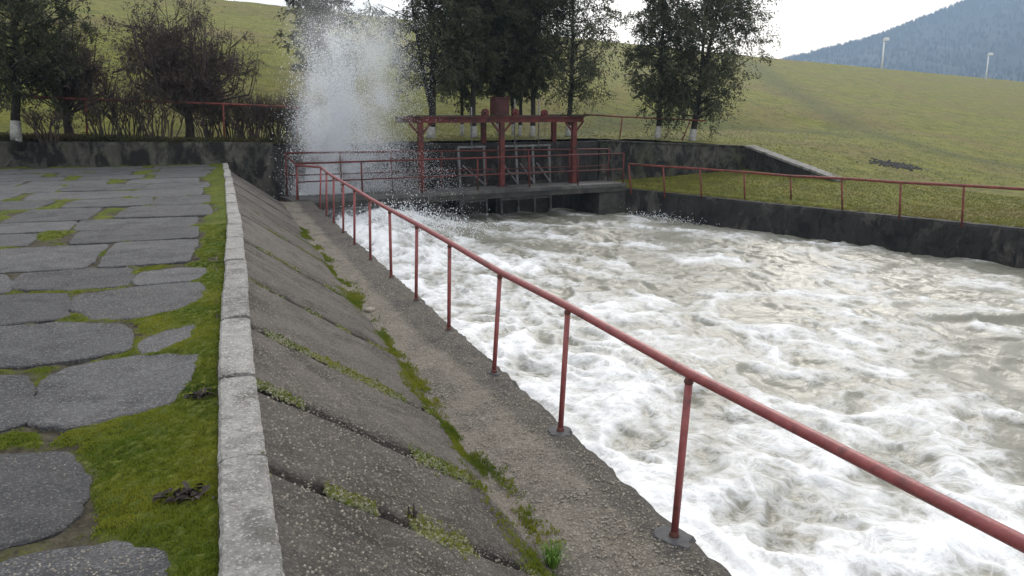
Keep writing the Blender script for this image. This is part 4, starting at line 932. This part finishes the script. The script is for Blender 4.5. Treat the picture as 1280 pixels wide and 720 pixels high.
# ------------------------------------------------------------------ spray
def octa(P, r):
    base = np.array([(1, 0, 0), (-1, 0, 0), (0, 1, 0), (0, -1, 0), (0, 0, 1), (0, 0, -1)], float)
    fc = np.array([(0, 2, 4), (2, 1, 4), (1, 3, 4), (3, 0, 4), (2, 0, 5), (1, 2, 5), (3, 1, 5), (0, 3, 5)])
    n = len(P); st = base[None] * r[:, None, None] * rng.uniform(.7, 1.3, (n, 1, 3)); st[..., 2] *= 1.25
    return (P[:, None, :] + st).reshape(-1, 3), (fc[None] + (np.arange(n) * 6)[:, None, None]).reshape(-1, 3)
def jet(n, s0, off0, h0, h1, s1, w0, w1, dw, r, pw=1.0):
    u = rng.beta(1.05, 1.55 * pw, n) * 1.22; z_ = h0 + (h1 - h0) * u; w = w0 + (w1 - w0) * u
    s_ = s0 + (s1 - s0) * u + rng.normal(0, 1, n) * w; off = off0 + rng.normal(0, 1, n) * dw * (w / max(w0, w1))
    p = DA[None] + DD[None] * s_[:, None] + DN[None] * off[:, None]
    return np.stack([p[:, 0], p[:, 1], z_], 1), r * rng.uniform(.4, 1.25, n)
parts = [jet(80000, 1.3, 1.62, -.4, 4.1, 1.75, .34, .5, .3, .0098, 1.25), jet(40000, 1.35, 1.45, -.4, 1.9, 1.4, .5, .42, .28, .0105), jet(46000, 1.7, 1.62, -.3, 4.75, 2.4, .5, .78, .42, .007),
         jet(34000, 2.5, 1.6, .1, 4.6, 3.3, .42, .5, .42, .0072), jet(34000, 2.6, 1.5, -.3, 3.2, 3.0, .9, .65, .5, .007), jet(10000, 3.2, 1.2, -.3, 4.2, 3.2, .7, .55, .7, .0052),
         jet(4000, .4, 1.3, 0, 2.3, .6, .2, .2, .3, .0062), jet(4200, 3.4, .6, -.8, .9, 3.6, .9, .4, .35, .008), jet(2200, 4.1, .3, -.8, .5, 4.3, .6, .4, .4, .008)]
P = np.concatenate([p[0] for p in parts]); rr = np.concatenate([p[1] for p in parts])
cl = fbm(P[:, 0] * 1.3 + P[:, 2] * .3, P[:, 2] * .9, 77); k = (cl + rng.normal(0, .25, len(P))) > -.12; P, rr = P[k], rr[k]
v, f_ = octa(P, rr)
tag(mesh_obj('water_spray', v, f_, M['drop'], origin=tuple(dk(2, 1.5, -.5))), 'tall white plume of water spray bursting up behind the footbridge', 'spray', kind='stuff')
# boiling foot of the jet
th_ = np.linspace(0, 2 * math.pi, 49)[:-1]; rr_ = np.linspace(.02, 1, 26); A_, B_ = np.meshgrid(th_, rr_); ca_, sa_ = np.cos(A_).ravel(), np.sin(A_).ravel(); b_r = B_.ravel()
sx_, sy__ = ca_ * b_r * 1.5, sa_ * b_r * .42
hh_ = (1 - b_r ** 2) * (1.05 + .9 * fbm(sx_ * 1.6, sy__ * 2.5, 3) + .4 * np.abs(fbm(sx_ * 5, sy__ * 6, 5))) - .75
pp_ = DA[None] + DD[None] * (1.45 + sx_ + .07 * fbm(sx_ * 6, hh_ * 6, 8))[:, None] + DN[None] * (1.66 + sy__ + .1 * fbm(sx_ * 5, hh_ * 5, 7))[:, None]
fc_ = np.array([(i * 48 + k, i * 48 + (k + 1) % 48, (i + 1) * 48 + (k + 1) % 48, (i + 1) * 48 + k) for i in range(25) for k in range(48)])
tag(mesh_obj('water_boil', np.concatenate([pp_, hh_[:, None]], 1), fc_, M['foam'], smooth=True), 'solid white boil of water at the foot of the spray plume', 'boiling water', kind='stuff')
# mist in the plume
mm = bpy.data.materials.new('mist'); mm.use_nodes = True; N = mm.node_tree; L = N.links; N.nodes.remove(N.nodes['Principled BSDF'])
pv = N.nodes.new('ShaderNodeVolumePrincipled'); pv.inputs['Color'].default_value = (.975, .99, 1, 1); pv.inputs['Anisotropy'].default_value = .35
tc = N.nodes.new('ShaderNodeTexCoord'); sep = N.nodes.new('ShaderNodeSeparateXYZ'); L.new(tc.outputs['Object'], sep.inputs[0])
def gauss(cx, cz, wx_, wz_, amp):
    a = _math('POWER', _math('ABSOLUTE', _math('DIVIDE', _math('SUBTRACT', sep.outputs[0], cx), wx_)), 2.0); b2 = _math('POWER', _math('ABSOLUTE', _math('DIVIDE', _math('SUBTRACT', sep.outputs[2], cz), wz_)), 2.4)
    c_ = _math('POWER', _math('ABSOLUTE', _math('DIVIDE', sep.outputs[1], .6)), 2.0)
    e = _math('EXPONENT', _math('MULTIPLY', _math('ADD', _math('ADD', a, b2), c_), -1.0), 0.0); return _math('MULTIPLY', e, amp)
d = _math('ADD', gauss(-.75, 1.7, .5, 2.3, 1.8), _math('ADD', gauss(.15, 3.4, 1.2, 1.9, 1.0), _math('ADD', gauss(.95, 3.5, .5, 1.5, 1.1), gauss(-.3, .3, 1.2, .9, .8))))
d = _math('MULTIPLY', d, _mr(_n(1.3, 5, .62), .38, .66))
L.new(d, pv.inputs['Density']); L.new(pv.outputs[0], N.nodes['Material Output'].inputs['Volume'])
mb = MB(); ang = np.linspace(0, 2 * math.pi, 17)[:-1]; rings = []
for z_, rx_, ry_ in ((-.6, 1.6, .7), (.6, 2.2, 1.0), (2.4, 2.3, 1.15), (4.2, 2.2, 1.15), (5.4, 1.7, .9), (6.0, .7, .4)):
    rings.append([(rx_ * math.cos(a), ry_ * math.sin(a), z_) for a in ang])
vs2 = [p for r_ in rings for p in r_]; n = 16; fs = [(i * n + k, i * n + (k + 1) % n, (i + 1) * n + (k + 1) % n, (i + 1) * n + k) for i in range(len(rings) - 1) for k in range(n)]
fs += [tuple(range(n - 1, -1, -1)), tuple((len(rings) - 1) * n + k for k in range(n))]
me = bpy.data.meshes.new('spray_mist'); me.from_pydata(vs2, [], fs); me.materials.append(mm); mo = bpy.data.objects.new('spray_mist', me); col.objects.link(mo)
mo.location = dk(2.0, 1.55, -.2); mo.rotation_euler = (0, 0, math.atan2(DD[1], DD[0])); tag(mo, 'soft white mist hanging inside the spray plume', 'mist', kind='stuff')
# splashes where the jet and the wall meet the water
def splash(n, cx, cy, sx, sy, hh, r, label):
    P = np.stack([cx + rng.normal(0, sx, n), cy + rng.normal(0, sy, n), np.zeros(n)], 1)
    P[:, 2] = [water_h(a, b) for a, b in P[:, :2]]; P[:, 2] += np.abs(rng.normal(0, hh, n)) * (1 + fbm(P[:, 0] * 2, P[:, 1] * 2, 4))
    v, f_ = octa(P, r * rng.uniform(.3, 1.4, n)); return tag(mesh_obj('splash', v, f_, M['drop']), label, 'splash', kind='stuff')
splash(2200, 5.2, 21.2, .9, .7, .2, .013, 'white splash breaking in front of the footbridge below the spray')
splash(1500, 13.3, 22.6, .35, .9, .10, .012, 'blue white splash along the channel wall near the footbridge')
splash(1200, 3.4, 21.6, .6, .4, .16, .013, 'foaming splash at the walkway end of the outlet')

# ------------------------------------------------------------------ haze
mm = bpy.data.materials.new('haze'); mm.use_nodes = True; N = mm.node_tree; N.nodes.remove(N.nodes['Principled BSDF'])
pv = N.nodes.new('ShaderNodeVolumePrincipled'); pv.inputs['Color'].default_value = (.31, .43, .58, 1); pv.inputs['Density'].default_value = .00054; pv.inputs['Anisotropy'].default_value = .45
N.links.new(pv.outputs[0], N.nodes['Material Output'].inputs['Volume'])
hz = MB(); hc = np.array([FWD[0], FWD[1], 0]) / cp * 790 + np.array([0, 0, 136.5]); hz.box((0, 0, 0), (3300, 1700, 280))
me = bpy.data.meshes.new('haze'); me.from_pydata(hz.v, [], hz.f); me.materials.append(mm); ho = bpy.data.objects.new('haze', me); col.objects.link(ho)
ho.location = hc; ho.rotation_euler = (0, 0, -YAW); tag(ho, 'pale blue winter haze filling the valley air', 'haze', kind='stuff')
for o in bpy.data.objects:
    if '_org' in o: del o['_org']
